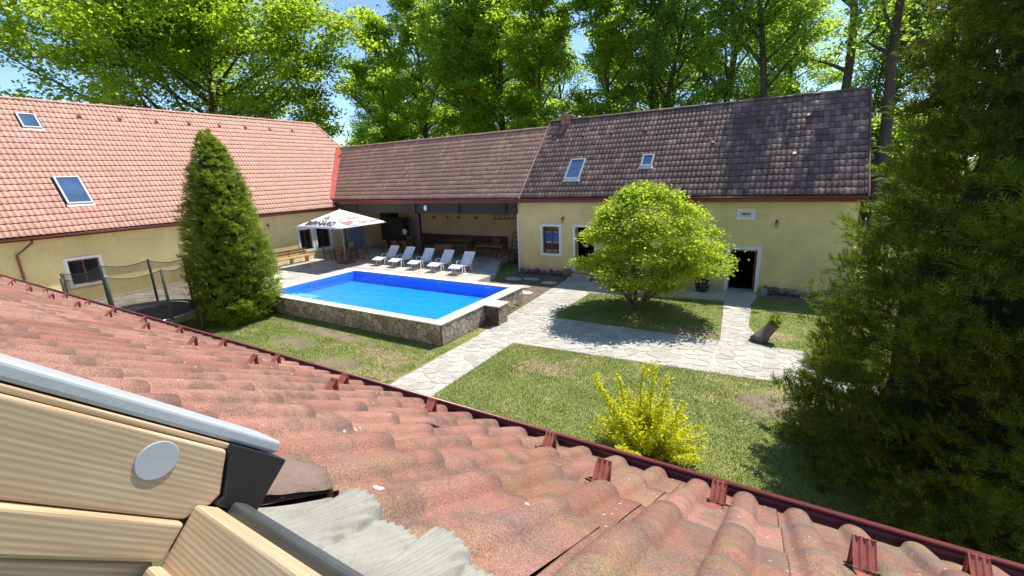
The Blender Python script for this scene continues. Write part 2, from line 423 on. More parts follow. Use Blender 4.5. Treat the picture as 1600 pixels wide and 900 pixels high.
class MB:
    def __init__(s): s.v = []; s.f = []
    def add(s, vs, fs):
        n = len(s.v); s.v += [tuple(v) for v in vs]; s.f += [tuple(i+n for i in f) for f in fs]; return s
    def box(s, a, b, T=None):
        (x0, y0, z0), (x1, y1, z1) = a, b
        vs = [Vector(p) for p in ((x0, y0, z0), (x1, y0, z0), (x1, y1, z0), (x0, y1, z0), (x0, y0, z1), (x1, y0, z1), (x1, y1, z1), (x0, y1, z1))]
        if T is not None: vs = [T @ v for v in vs]
        return s.add(vs, [(0, 3, 2, 1), (4, 5, 6, 7), (0, 1, 5, 4), (1, 2, 6, 5), (2, 3, 7, 6), (3, 0, 4, 7)])
    def bar(s, p, q, w, h=None, up=(0, 0, 1)):
        h = h or w; p, q = Vector(p), Vector(q); d = (q-p).normalized(); up = Vector(up)
        if abs(d.dot(up)) > .98: up = Vector((1, 0, 0))
        x = d.cross(up).normalized()*w/2; y = x.cross(d).normalized()*h/2
        vs = [p-x-y, p+x-y, p+x+y, p-x+y, q-x-y, q+x-y, q+x+y, q-x+y]
        return s.add(vs, [(0, 3, 2, 1), (4, 5, 6, 7), (0, 1, 5, 4), (1, 2, 6, 5), (2, 3, 7, 6), (3, 0, 4, 7)])
    def tube(s, pts, r, n=8, cap=True):
        pts = [Vector(p) for p in pts]; rs = r if isinstance(r, (list, tuple)) else [r]*len(pts)
        base = len(s.v); prev = None
        for i, p in enumerate(pts):
            d = (pts[min(i+1, len(pts)-1)]-pts[max(i-1, 0)]).normalized()
            if prev is None:
                a = Vector((0, 0, 1)) if abs(d.z) < .9 else Vector((1, 0, 0))
                x = d.cross(a).normalized()
            else: x = (prev-d*prev.dot(d)).normalized()
            prev = x; y = d.cross(x)
            for k in range(n):
                t = 2*math.pi*k/n
                s.v.append(tuple(p+(x*math.cos(t)+y*math.sin(t))*rs[i]))
        for i in range(len(pts)-1):
            for k in range(n):
                a = base+i*n+k; b = base+i*n+(k+1) % n
                s.f.append((a, b, b+n, a+n))
        if cap:
            s.f.append(tuple(base+k for k in reversed(range(n)))); s.f.append(tuple(base+(len(pts)-1)*n+k for k in range(n)))
        return s
    def lathe(s, prof, c=(0, 0, 0), n=12):
        base = len(s.v)
        for (r, z) in prof:
            for k in range(n):
                t = 2*math.pi*k/n; s.v.append((c[0]+r*math.cos(t), c[1]+r*math.sin(t), c[2]+z))
        for i in range(len(prof)-1):
            for k in range(n):
                a = base+i*n+k; b = base+i*n+(k+1) % n; s.f.append((a, b, b+n, a+n))
        s.f.append(tuple(base+(len(prof)-1)*n+k for k in range(n)))
        s.f.append(tuple(base+k for k in reversed(range(n))))
        return s
    def prism(s, poly, z0, z1, T=None):
        n = len(poly); vs = [Vector((x, y, z0)) for x, y in poly]+[Vector((x, y, z1)) for x, y in poly]
        if T is not None: vs = [T @ v for v in vs]
        return s.add(vs, [tuple(reversed(range(n))), tuple(range(n, 2*n))]+[(i, (i+1) % n, n+(i+1) % n, n+i) for i in range(n)])
    def mesh(s, name):
        me = bpy.data.meshes.new(name); me.from_pydata(s.v, [], s.f); me.update(); return me
    def build(s, name, mat, parent=None, smooth=False):
        return link(name, s.mesh(name), mat, parent, smooth)

def bevel_obj(o, w=.01, seg=2):
    md = o.modifiers.new('bevel', 'BEVEL'); md.width = w; md.segments = seg; md.limit_method = 'ANGLE'; return o

def copy_tree(o, parent=None):
    c = o.copy(); C.objects.link(c); c.parent = parent
    for ch in o.children: copy_tree(ch, c)
    return c

def clip(poly, nx, ny, d):          # keep nx*x+ny*y <= d
    out = []
    for i in range(len(poly)):
        p, q = poly[i], poly[(i+1) % len(poly)]
        a, b = nx*p[0]+ny*p[1]-d, nx*q[0]+ny*q[1]-d
        if a <= 0: out.append(p)
        if a*b < 0:
            t = a/(a-b); out.append((p[0]+(q[0]-p[0])*t, p[1]+(q[1]-p[1])*t))
    return out

def inset(poly, g):
    out = poly
    n = len(poly)
    for i in range(n):
        p, q = poly[i], poly[(i+1) % n]
        ex, ey = q[0]-p[0], q[1]-p[1]; L = math.hypot(ex, ey)
        if L < 1e-6: continue
        nx, ny = ey/L, -ex/L         # outward for CCW
        out = clip(out, nx, ny, nx*p[0]+ny*p[1]-g)
        if len(out) < 3: return []
    return out

def area(p): return .5*sum(p[i][0]*p[(i+1) % len(p)][1]-p[(i+1) % len(p)][0]*p[i][1] for i in range(len(p)))

def crazy(region, size, gap, rr, aniso=1.):
    """voronoi stones clipped to a convex CCW region"""
    xs = [p[0] for p in region]; ys = [p[1] for p in region]
    pts = []
    x = min(xs)-size
    row = 0
    while x < max(xs)+size:
        y = min(ys)-size+(row % 2)*size*.5*aniso
        while y < max(ys)+size:
            pts.append((x+rr.uniform(-.42, .42)*size, y+rr.uniform(-.42, .42)*size*aniso)); y += size*aniso
        x += size*.9; row += 1
    P = np.array(pts); out = []
    for i, p in enumerate(pts):
        if not (min(xs)-size*.7 < p[0] < max(xs)+size*.7 and min(ys)-size*.7 < p[1] < max(ys)+size*.7): continue
        d = P-np.array(p); dd = (d**2).sum(1); idx = np.argsort(dd)[1:14]
        poly = list(region)
        for j in idx:
            nx, ny = d[j]; mx, my = p[0]+nx/2, p[1]+ny/2
            poly = clip(poly, nx, ny, nx*mx+ny*my)
            if len(poly) < 3: break
        if len(poly) < 3 or area(poly) < size*size*.06: continue
        poly = inset(poly, gap/2)
        if len(poly) >= 3 and area(poly) > size*size*.04:
            # chamfer the corners a little
            q = []
            for k in range(len(poly)):
                a, b, c = poly[k-1], poly[k], poly[(k+1) % len(poly)]
                la = math.dist(a, b); lc = math.dist(c, b); t = min(size*.07, la*.3, lc*.3)
                if la < 1e-4 or lc < 1e-4: continue
                q.append((b[0]+(a[0]-b[0])*t/la, b[1]+(a[1]-b[1])*t/la)); q.append((b[0]+(c[0]-b[0])*t/lc, b[1]+(c[1]-b[1])*t/lc))
            if len(q) >= 3: out.append(q)
    return out

def stones(polys, z0, z1, T, name, mat, parent, nparts=300, key=None, stuff_name='small_stones', jit=.004):
    if key: polys = sorted(polys, key=key)
    rest = MB()
    for i, p in enumerate(polys):
        zz = z1+random.uniform(-jit, jit)
        if i < nparts: MB().prism(p, z0, zz, T).build(name, mat, parent)
        else: rest.prism(p, z0, zz, T)
    if rest.v: tag(rest.build(stuff_name, mat, parent), kind='stuff')

# ------------------------------------------------------------------ ground, path, terrace
g = 900
me = np_mesh('lawn', np.array([(-g, -g, 0), (g, -g, 0), (g, g, 0), (-g, g, 0)]), np.array([(0, 1, 2, 3)]))
tag(link('lawn', me, M['lawn']), kind='structure')

# flagstone path: mortar bed + single stones
path_quads = [[(-9.0, .8), (-7.5, .8), (-7.6, 12.25), (-9.15, 12.25)],
              [(-9.15, 12.25), (-7.6, 12.25), (-7.68, 15.35), (-9.4, 15.35)],
              [(-9.4, 15.35), (-7.68, 15.35), (-7.6, 19.4), (-9.65, 19.4)],
              [(-7.6, 12.25), (-1.45, 12.68), (-1.45, 15.38), (-7.68, 15.35)],
              [(-1.45, 12.68), (.9, 12.85), (6.5, 13.1), (6.5, 15.6), (-.2, 15.45), (-1.45, 15.38)],
              [(-1.45, 15.38), (-.2, 15.45), (-.75, 17.4), (-.85, 20.4), (-1.9, 20.4)],
              [(-9.65, 19.4), (-7.6, 19.4), (-4., 20.1), (-4., 22.4), (-9.8, 22.4)],
              [(-4., 20.1), (-1.9, 20.4), (-.85, 20.4), (-.6, 22.4), (-4., 22.4)]]
mb = MB()
for q in path_quads: mb.prism(q, -.05, .006)
path = tag(mb.build('path', M['mortar']), kind='structure')
rr = random.Random(3)
sts = []
for q in path_quads: sts += crazy(q, .42, .035, rr)
stones(sts, .0, .016, None, 'flagstone', M['path'], path, 300, key=lambda p: p[0][0]**2+p[0][1]**2)

# soil margins beside the pool and along the houses
mb = MB(); mb.prism([(-9.6, 16.6), (-9.5, 13.4), (-9.25, 13.4), (-9.72, 19.3), (-9.9, 22.4), (-13.2, 22.4), (-13.5, 16.6)], -.04, .004)
mb.prism([(-.6, 21.3), (5., 21.2), (5., 22.44), (-.6, 22.44)], -.04, .004)
tag(mb.build('bare_earth', M['soil']), kind='structure')
for (x, y, a, b) in ((-11.3, 19.2, .62, .34), (-10.5, 18.2, .5, .32), (-12.6, 20.6, .6, .35), (-11.6, 20.9, .5, .3), (-10.3, 20.5, .45, .3)):
    n = 9; pl = [(x+a*math.cos(2*math.pi*k/n)*rr.uniform(.8, 1.1), y+b*math.sin(2*math.pi*k/n)*rr.uniform(.8, 1.1)) for k in range(n)]
    o = MB().prism(pl, .0, .035).build('stepping_stone', M['terr'])
    tag(o, 'flat irregular pale stepping stone lying in bare earth between the pool and the house', 'stepping stone', 'stepping stones between the pool and the house')

TZ = .3
terr_poly = [[(-29.0, -2), (-23.2, -2), (-21.4, 12.), (-20.75, 16.7), (-29.0, 16.7)], [(-29.0, 16.7), (-13.5, 16.7), (-13.5, 20.1), (-15.4, 24.), (-15.6, 28.5), (-29.0, 28.5)]]
mb = MB()
for q in terr_poly: mb.prism(q, -.1, TZ)
terrace = tag(mb.build('terrace', M['mortar']), kind='structure')
rr = random.Random(5); sts = []
for q in terr_poly: sts += crazy(q, .62, .045, rr)
stones(sts, TZ-.02, TZ+.012, None, 'flagstone', M['terr'], terrace, 300, key=lambda p: p[0][0]**2+p[0][1]**2)

# ------------------------------------------------------------------ grass blades
def blades(n, boxes, hmin=.025, hmax=.055):
    A = np.array([(b[2]-b[0])*(b[3]-b[1])*b[4] for b in boxes]); A /= A.sum()
    vs = []
    for b, k in zip(boxes, (A*n).astype(int)):
        vs.append(np.stack([rng.uniform(b[0], b[2], k), rng.uniform(b[1], b[3], k)], 1))
    P = np.concatenate(vs)
    def soil(p):
        m = np.ones(len(p), bool)
        for (x, y, rx, ry) in SOIL:
            m &= ((p[:, 0]-x)/rx)**2+((p[:, 1]-y)/ry)**2 > rng.uniform(.0, 1.3, len(p))+.35*np.sin(p[:, 0]*5+p[:, 1]*3)*np.cos(p[:, 1]*7)
        return m
    P = P[soil(P)]
    out = np.ones(len(P), bool)
    for q in path_quads:
        ins = np.ones(len(P), bool)
        for i in range(len(q)):
            a_, b_ = q[i], q[(i+1) % len(q)]; L = math.dist(a_, b_)
            ins &= ((b_[0]-a_[0])*(P[:, 1]-a_[1])-(b_[1]-a_[1])*(P[:, 0]-a_[0]))/L > rng.uniform(-.02, .05, len(P))
        out &= ~ins
    P = P[out]
    n = len(P); a = rng.uniform(0, 2*np.pi, n); h = rng.uniform(hmin, hmax, n); w = rng.uniform(.004, .008, n)*1.4
    lean = rng.uniform(-.6, .6, (n, 2))*h[:, None]
    z = np.zeros(n)
    v0 = np.stack([P[:, 0]-np.cos(a)*w, P[:, 1]-np.sin(a)*w, z], 1); v1 = np.stack([P[:, 0]+np.cos(a)*w, P[:, 1]+np.sin(a)*w, z], 1)
    v2 = np.stack([P[:, 0]+lean[:, 0], P[:, 1]+lean[:, 1], h], 1)
    V = np.stack([v0, v1, v2], 1).reshape(-1, 3); F = np.arange(3*n).reshape(-1, 3)
    return np_mesh('grass', V, F)
gboxes = [(-7.6, 4.5, 5., 13.1, 1.), (-19., 6.5, -9.2, 10.85, .8), (-7.7, 15.3, -1.4, 20.4, .6), (-.9, 15.4, 4.5, 21.3, .6), (-24., 3.5, -19, 12., .4), (-9.6, 10.8, -8.95, 19., .4)]
tag(link('grass', blades(240000, gboxes), M['blade']), 'short green lawn grass growing round the pool and between the paths', 'grass', kind='stuff')
n = 520; P = np.stack([rng.normal(-.4, 1.1, n), rng.normal(10., 1.0, n), rng.uniform(.05, .08, n)], 1)
P[:200, 0] = rng.uniform(-7., 2, 200); P[:200, 1] = rng.uniform(7, 12.2, 200)
P = P[(P[:, 1] < 12.3) & (P[:, 0] > -7.3)]; n = len(P)
k = np.arange(5)*2*np.pi/5
V = (P[:, None, :]+.008*np.stack([np.cos(k), np.sin(k), 0*k], 1)[None]).reshape(-1, 3)
tag(link('daisies', np_mesh('daisies', V, np.arange(5*n).reshape(-1, 5)), M['daisy']), 'tiny white daisies sprinkled over the lawn in front of the dark thuja', 'daisies', kind='stuff')

# ------------------------------------------------------------------ roofs of far houses
def far_tile(w, L, h, t, n=7):
    xs = np.linspace(0, w*1.02, n); u = xs/w
    z = h*np.clip(np.sin(np.pi*np.clip((u-.04)/.62, 0, 1)), 0, None)**.8
    V = []
    for (y, dz) in ((L*.88, t*.9), (0.010, t), (0.0, t-.007), (.03, -.03)):  # tile stops short; black deck in the gap stands in for row shadow
        V += [(x, y, zz+dz) for x, zz in zip(xs, z*(1 if dz > 0 else 1))]
    V = np.array(V); F = []
    for r in range(3):
        for i in range(n-1):
            a = r*n+i; F.append((a+n, a+n+1, a+1, a))
    return V, np.array(F)

def roof_tiles(parent, T, w, L, h, t, cols, rows, inside, mat, nparts, cam_local):
    """T: local roof frame (x along eave, y upslope, z normal)"""
    V, F = far_tile(w, L, h, t)
    cells = [(c, r) for c in range(*cols) for r in range(rows) if inside((c+.5)*w, (r+.5)*L)]
    cells.sort(key=lambda q: (Vector(((q[0]+.5)*w, (q[1]+.5)*L, 0))-cam_local).length)
    shared = np_mesh('tile', V, F); shared.materials.append(mat)
    jr = random.Random(11)
    for (c, r) in cells[:nparts]:
        o = bpy.data.objects.new('tile', shared); C.objects.link(o); o.parent = parent
        o.matrix_local = T @ Matrix.Translation((c*w, r*L, jr.uniform(0, .006))) @ Euler((jr.uniform(-.008, .008), jr.uniform(-.01, .01), 0)).to_matrix().to_4x4()
    rest = np.array(cells[nparts:], float)
    n = len(rest)
    off = np.stack([rest[:, 0]*w, rest[:, 1]*L, rng.uniform(0, .006, n)], 1)
    VV = (V[None]+off[:, None])
    VV[:, :, 2] += (V[None, :, 0]-w/2)*rng.normal(0, .012, (n, 1))
    VV = VV.reshape(-1, 3)
    Tm = np.array(T); VV = VV @ Tm[:3, :3].T+Tm[:3, 3]
    FF = (F[None]+(np.arange(n)*len(V))[:, None, None]).reshape(-1, 4)
    tag(link('tiles', np_mesh('tiles', VV, FF), mat, parent), kind='stuff')

def frame(o, x, y, z):
    return Matrix(((x[0], y[0], z[0], o[0]), (x[1], y[1], z[1], o[1]), (x[2], y[2], z[2], o[2]), (0, 0, 0, 1)))

A50 = R(50); c50, s50 = math.cos(A50), math.sin(A50)
A47 = R(46); c47, s47 = math.cos(A47), math.sin(A47)
camp = Vector((0, 0, CAM_H))

def skylight(parent, T, x0, x1, y0, y1, w=.07, glass='skyglass'):
    """roof window in local roof coords"""
    f = empty('skylight', parent=parent); f.matrix_local = T
    m = MB()
    m.box((x0, y0, 0), (x0+w, y1, .13)); m.box((x1-w, y0, 0), (x1, y1, .13))
    m.box((x0+w, y1-w, 0), (x1-w, y1, .132)); m.box((x0+w, y0, 0), (x1-w, y0+w, .128))
    m.build('frame', M['frame_grey'], f)
    MB().box((x0+w, y0+w, .02), (x1-w, y1-w, .10)).build('pane', M[glass], f)
    MB().box((x0-.05, y0-.16, .03), (x1+.05, y0-.002, .07)).build('flashing', M['coping'] if glass == 'skyglass' else M['black'], f)
    m = MB(); m.box((x0-.05, y0, .02), (x0-.003, y1, .06)); m.box((x1+.003, y0, .02), (x1+.05, y1, .06)); m.box((x0-.05, y1+.003, .02), (x1+.05, y1+.05, .075))
    m.build('dark_kerb', M['dark_metal'], f)
    return f

def vent_mesh():
    m = MB()
    m.add([(-.11, 0, .02), (.11, 0, .02), (.11, .26, .03), (-.11, .26, .03), (-.07, 0, .13), (.07, 0, .13), (.04, .22, .06), (-.04, .22, .06)],
          [(0, 1, 5, 4), (1, 2, 6, 5), (2, 3, 7, 6), (3, 0, 4, 7), (4, 5, 6, 7)])
    return m.mesh('roof_vent')
VENT = vent_mesh(); VENT.materials.append(M['reddoor'])
def vents(parent, T, pts):
    for (x, y) in pts:
        o = bpy.data.objects.new('roof_vent', VENT); C.objects.link(o); o.parent = parent
        o.matrix_local = T @ Matrix.Translation((x, y, 0))

def ridge_caps(parent, p, q, mat, r=.11, seg=.4, name='ridge_tile', down=.05):
    p, q = Vector(p), Vector(q); L = (q-p).length; d = (q-p)/L; n = int(L/seg)
    side = d.cross(Vector((0, 0, 1))).normalized(); up = side.cross(d).normalized()
    m = MB(); k = 7
    for e, (t, rad) in enumerate(((0, r), (seg*1.08, r*.86))):
        for i in range(k):
            a = math.pi*i/(k-1); m.v.append(tuple(d*t+side*math.cos(a)*rad*1.15+up*(math.sin(a)*rad-down)))
    m.f = [(i, i+1, k+i+1, k+i) for i in range(k-1)]+[tuple(range(k))]
    me = m.mesh(name); me.materials.append(mat)
    for i in range(n):
        o = bpy.data.objects.new(name, me); C.objects.link(o); o.parent = parent
        o.location = p+d*(i*L/n)+Vector((0, 0, random.uniform(-.006, .006)))

def gutter(parent, p, q, out, r=.07, wall=.004, name='gutter'):
    """half round gutter; out = horizontal outward dir"""
    p, q = Vector(p), Vector(q); out = Vector(out); m = MB(); k = 9
    for e in (p, q):
        for rad in (r, r-wall):
            for i in range(k):
                a = math.pi+math.pi*i/(k-1); m.v.append(tuple(e+out*math.cos(a)*rad+Vector((0, 0, math.sin(a)*rad))))
    for i in range(k-1):
        m.f.append((i, i+1, 2*k+i+1, 2*k+i)); m.f.append((k+i, 3*k+i, 3*k+i+1, k+i+1))
    m.f += [(0, 2*k, 3*k, k), (k-1, 2*k-1, 4*k-1, 3*k-1)]
    m.tube([p+out*r+Vector((0, 0, .004)), q+out*r+Vector((0, 0, .004))], .011, 6)
    return m.build(name, M['gutter'], parent, True)

def window(parent, axis, plane, a0, a1, z0, z1, out, surround=.14, depth=.16, mullions=1, glass='glass', frame_mat='reddoor'):
    """a framed opening on a wall plane. axis 'x' means the wall plane is X=plane (a runs along Y)"""
    w = empty('window', parent=parent)
    def P(a, d, z): return (plane+out*d, a, z) if axis == 'x' else (a, plane+out*d, z)
    def bx(m, a, b, d0, d1, za, zb):
        p, q = P(a, d0, za), P(b, d1, zb)
        return m.box(tuple(min(u, v) for u, v in zip(p, q)), tuple(max(u, v) for u, v in zip(p, q)))
    m = MB(); s = surround
    bx(m, a0-s, a0, -.01, .025, z0-s, z1+s); bx(m, a1, a1+s, -.01, .025, z0-s, z1+s)
    bx(m, a0, a1, -.01, .026, z1, z1+s); bx(m, a0, a1, -.01, .024, z0-s, z0)
    # reveals
    bx(m, a0-.012, a0-.001, -depth, -.011, z0, z1); bx(m, a1+.001, a1+.012, -depth, -.011, z0, z1); bx(m, a0, a1, -depth, -.011, z1+.001, z1+.012); bx(m, a0, a1, -depth, -.011, z0-.012, z0-.001)
    m.build('surround', M['white'], w)
    m = MB(); t = .06
    bx(m, a0, a0+t, -depth+.02, -depth+.07, z0, z1); bx(m, a1-t, a1, -depth+.02, -depth+.07, z0, z1)
    bx(m, a0+t, a1-t, -depth+.02, -depth+.071, z1-t, z1); bx(m, a0+t, a1-t, -depth+.02, -depth+.069, z0, z0+t)
    for i in range(mullions):
        c = a0+(a1-a0)*(i+1)/(mullions+1); bx(m, c-.03, c+.03, -depth+.02, -depth+.066, z0+t, z1-t)
    m.build('frame', M[frame_mat], w)
    bx(MB(), a0+.01, a1-.01, -depth, -depth+.03, z0+.01, z1-.01).build('pane', M[glass], w)
    return w

def wall_with_holes(parent, axis, plane, a0, a1, z0, z1, holes, thick, out, mat, name='wall'):
    """solid wall with rectangular openings, built as blocks butted together"""
    cuts = sorted(set([a0, a1]+[h[0] for h in holes]+[h[1] for h in holes])); m = MB()
    for a, b in zip(cuts[:-1], cuts[1:]):
        hs = [h for h in holes if h[0] < (a+b)/2 < h[1]]
        zs = [(z0, z1)]
        for h in hs:
            nz = []
            for (u, v) in zs:
                if h[2] > u: nz.append((u, min(v, h[2])))
                if h[3] < v: nz.append((max(u, h[3]), v))
            zs = nz
        for (u, v) in zs:
            p0, p1 = (plane, plane-out*thick)
            if axis == 'x': m.box((min(p0, p1), a, u), (max(p0, p1), b, v))
            else: m.box((a, min(p0, p1), u), (b, max(p0, p1), v))
    return m.build(name, mat, parent)

def wall_lamp(parent, loc, out):
    l = empty('wall_lamp', loc, parent=parent); o = Vector(out)
    m = MB(); m.bar((0, 0, -.09), (0, 0, .09), .05, .02, up=o); m.tube([o*.01, o*.10+Vector((0, 0, .06)), o*.16+Vector((0, 0, .02))], .011, 6)
    m.lathe([(.0, .03), (.10, -.02), (.02, .01)], o*.16, 8); m.lathe([(.03, -.24), (.05, -.23)], o*.16, 8)
    m.build('bracket', M['black'], l)
    MB().lathe([(.04, -.22), (.07, -.03)], o*.16, 6).build('lantern_glass', M['lampglass'], l)
    return l

# ---- left house -------------------------------------------------------------
LX = -28.95; EX, EZ = -28.6, 3.8
left = tag(empty('house', (LX, 10, 0)), 'long yellow house with bright salmon tiled roof left of the pool', 'house')
left.location = (0, 0, 0)
lh = [(6.90, 8.07, 1.30, 2.46), (19.0, 19.94, 1.02, 2.43), (20.33, 21.45, .95, 2.45)]
wall_with_holes(left, 'x', LX, -9, 26.5, 0, 3.75, lh, .4, 1, M['wall'])
MB().box((LX+.001, -9, TZ), (LX+.05, 22.3, TZ+.14)).build('plinth', M['coping'], left)
for i, h in enumerate(lh): window(left, 'x', LX, *h, 1, .13 if i == 0 else .16, .18, 1)
MB().box((LX-.3, 22.6, TZ), (LX+.03, 23.05, 3.2)).build('pilaster', M['greypaint'], left)
o = MB().box((LX-.02, 23.1, TZ+.01), (LX+.04, 24.55, 2.5)).build('door', M['bluepaint'], left); o['label'] = 'dull blue door leaf'
MB().tube([(LX+.2, 22.75, 3.6), (LX+.07, 22.75, 3.3), (LX+.07, 22.75, TZ)], .045, 8).build('downpipe', M['gutter'], left, True)
MB().tube([(EX-.02, 5.9, EZ-.12), (EX-.02, 5.88, EZ-.3), (LX+.06, 5.35, 3.0), (LX+.06, 5.35, 0.1)], .05, 8).build('downpipe', M['gutter'], left, True)
lroof = empty('roof', parent=left)
TL = frame((EX, 0, EZ), (0, -1, 0), (-c50, 0, s50), (s50, 0, c50))   # x runs toward -Y
def L_in(x, s):
    y = -x
    X = EX-s*c50; Z = EZ+s*s50
    if s > 8.47: return False
    if y < -9: return False
    # valley with the wing roof up to z 8.27, hip above
    if Z < 8.27: lim = 21.95+(Z-3.8)/1.19*.98
    else: lim = 26.3-(Z-8.27)*.58
    for (a0, a1, b0, b1) in ((7.62, 8.32, 6.50, 7.45), (7.66, 8.62, 1.60, 3.30)):
        if a0-.05 < y < a1+.05 and b0-.05 < s < b1+.05: return False
    return y < lim
camL = TL.inverted() @ camp
roof_tiles(lroof, TL, .21, .368, .034, .036, (-130, 45), 23, L_in, M['tile_l'], 300, camL)
# roof deck under the tiles, coloured black so row gaps read as shadow lines
def quad(parent, name, pts, mat, th=.05):
    pts = [Vector(p) for p in pts]; nn = (pts[1]-pts[0]).cross(pts[2]-pts[0]).normalized()
    if nn.z < 0: nn = -nn
    n = len(pts); m = MB(); m.add(pts+[p-nn*th for p in pts], [tuple(range(n)), tuple(reversed(range(n, 2*n)))]+[(i, n+i, n+(i+1) % n, (i+1) % n) for i in range(n)])
    return m.build(name, mat, parent)
def LP(y, s, dz=-.03): return (EX-s*c50, y, EZ+s*s50+dz)
quad(lroof, 'deck', [LP(-9, 0), LP(21.6, 0), LP(25.3, 5.83), LP(25.1, 8.45), LP(-9, 8.45)], M['shade_black'])
quad(lroof, 'deck', [(EX-8.45*c50*2+.0, -9, EZ), (EX-8.45*c50*2, 25.3, EZ), LP(25.1, 8.45), LP(-9, 8.45)], M['tile_l'])
quad(lroof, 'hip_slope', [LP(25.1, 8.47, 0), LP(26.3, 5.83, .0), (-36.1, 26.3, 8.2)], M['tile_l'])
ridge_caps(lroof, LP(-9, 8.5, .05), LP(25.2, 8.5, .05), M['tile_l'], .12)
ridge_caps(lroof, LP(25.2, 8.47, .06), LP(26.3, 5.9, .06), M['tile_l'], .11)
MB().bar((-29.0, 22.05, 4.42), (-32.05, 25.75, 8.25), .46, .09).build('valley_flashing', M['redflash'], lroof)
for y, s in ((7.62, 6.50), (7.66, 1.60)):
    pass
skylight(lroof, TL, -8.32, -7.62, 6.50, 7.45); skylight(lroof, TL, -8.62, -7.66, 1.60, 3.30)
vents(lroof, TL, [(-y, 7.45) for y in (8.24, 10.06, 11.86, 13.65, 15.45, 17.3, 19.05, 20.85, 22.64, 6.4, 4.6)])
gutter(left, (EX+.03, -9, EZ-.05), (EX+.03, 21.9, EZ-.05), (1, 0, 0), .075)
MB().box((EX-.36, -9, EZ-.20), (EX-.05, 22.0, EZ-.085)).build('soffit_board', M['gutter'], left)
wall_lamp(left, (LX, 16.82, 3.05), (1, 0, 0))
MB().box((-30.2, 22.2, 3.3), (-28.62, 22.5, 4.45)).build('gable_board', M['gutter'], left)
MB().box((EX-10.9, -9, 0), (EX-10.5, 26, 4)).build('back_wall', M['wall'], left)

# ---- wing with the open pavilion and right house: one slope each ---------------
EY, EZR = 22.1, 4.33
TR = frame((0, EY, EZR), (1, 0, 0), (0, c47, s47), (0, -s47, c47))
camR = TR.inverted() @ camp
wing = tag(empty('pavilion', (0, 0, 0)), 'open fronted pavilion wing with red-brown tiled roof on dark timber beam between the two houses', 'pavilion')
wroof = empty('roof', parent=wing)
SW, SR = 5.46, 5.96
def W_in(x, s):
    Z = EZR+s*s47
    if s > SW or x > -12.85: return False
    return x > -28.98-(Z-4.4)/1.19-.1
roof_tiles(wroof, TR, .21, .364, .034, .034, (-160, -61), 15, W_in, M['tile_m'], 300, camR)
def RP(x, s, dz=-.03): return (x, EY+s*c47, EZR+s*s47+dz)
quad(wroof, 'deck', [RP(-29, 0), RP(-12.9, 0), RP(-12.9, SW), RP(-32.4, SW)], M['shade_black'])  # black deck stands in for shade between the tile rows
quad(wroof, 'deck', [RP(-12.9, SW), RP(-32.4, SW), (-32.4, EY+2*SW*c47+.3, EZR), (-12.9, EY+2*SW*c47+.3, EZR)], M['tile_m'])
ridge_caps(wroof, RP(-32.3, SW+.03, .05), RP(-12.9, SW+.03, .05), M['tile_m'], .12)
gutter(wing, (-28.7, EY-.03, EZR-.05), (-13.1, EY-.03, EZR-.05), (0, -1, 0), .07)
MB().box((-28.6, 22.12, 4.03), (-13.2, 22.3, 4.24)).build('fascia', M['gutter'], wing)
for i in range(5):      # beam clad with long boards
    z0 = 3.42+i*.12; x = -28.9
    k = 0
    while x < -13.2:
        L = 4.2 if k else 2.6+.5*(i % 3)
        MB().box((x, 22.2+random.uniform(0, .008), z0), (min(x+L, -13.2)-.008, 22.25, z0+.114)).build('board', M['darkwood'], wing); x += L; k += 1
MB().box((-28.9, 22.26, 3.4), (-13.2, 22.46, 4.0)).build('beam', M['darkwood'], wing)
for x in (-26.6, -20.9, -17.3, -13.9):
    MB().box((x-.07, 22.1, 3.38), (x+.07, 22.19, 4.0)).build('cleat', M['darkwood'], wing)
pm = MB(); pm.box((-20.99, 22.27, TZ), (-20.74, 22.52, 3.4)); bevel_obj(pm.build('post', M['darkwood'], wing), .02)
MB().box((-28.0, 27.6, 0), (-13.3, 27.9, 4.6)).build('back_wall', M['wall2'], wing)
MB().box((-31, 26.6, 0), (-28.0, 26.9, 4.6)).build('back_wall', M['darkwood'], wing)
MB().box((-28.1, 26.9, 0), (-28.0, 27.6, 4.6)).build('corner_wall', M['darkwood'], wing)
MB().box((-28.9, 22.5, 3.55), (-13.3, 27.6, 3.65)).build('ceiling', M['darkwood'], wing)
for i in range(8):
    x = -27.5+i*1.9; MB().box((x, 22.5, 3.4), (x+.12, 27.6, 3.548)).build('joist', M['darkwood'], wing)
MB().box((-25.5, 27.45, TZ), (-17.2, 27.598, 1.25)).build('wainscot', M['benchwood'], wing)

right = tag(empty('house', (0, 0, 0)), 'yellow house with dark brown tiled roof and brick chimney behind the maple', 'house')
RY = 22.44
rh = [(-11.63, -10.61, 1.22, 2.73), (-9.65, -8.55, .3, 2.74), (-2.0, -.9, .0, 1.93), (-1.72, -1.25, 3.40, 3.62)]
wall_with_holes(right, 'y', RY, -13.2, 2.5, 0, 4.28, rh, .45, -1, M['wall'])
MB().box((-13.2, RY+.45, 0), (-12.9, 29.4, 4.3)).build('side_wall', M['wall'], right)
MB().box((2.2, RY+.45, 0), (2.5, 29.4, 4.3)).build('side_wall', M['wall'], right)
m = MB(); m.add([(2.3, RY, 4.2), (2.3, 29.6, 4.2), (2.3, 26.2, 8.45)], [(0, 1, 2)]); m.add([(2.5, RY, 4.2), (2.5, 29.6, 4.2), (2.5, 26.2, 8.45)], [(0, 1, 2)])
m.build('gable', M['wall'], right)
MB().box((-13.26, RY-.03, 0.), (-13.19, RY+.2, 4.02)).build('corner_trim', M['white'], right)
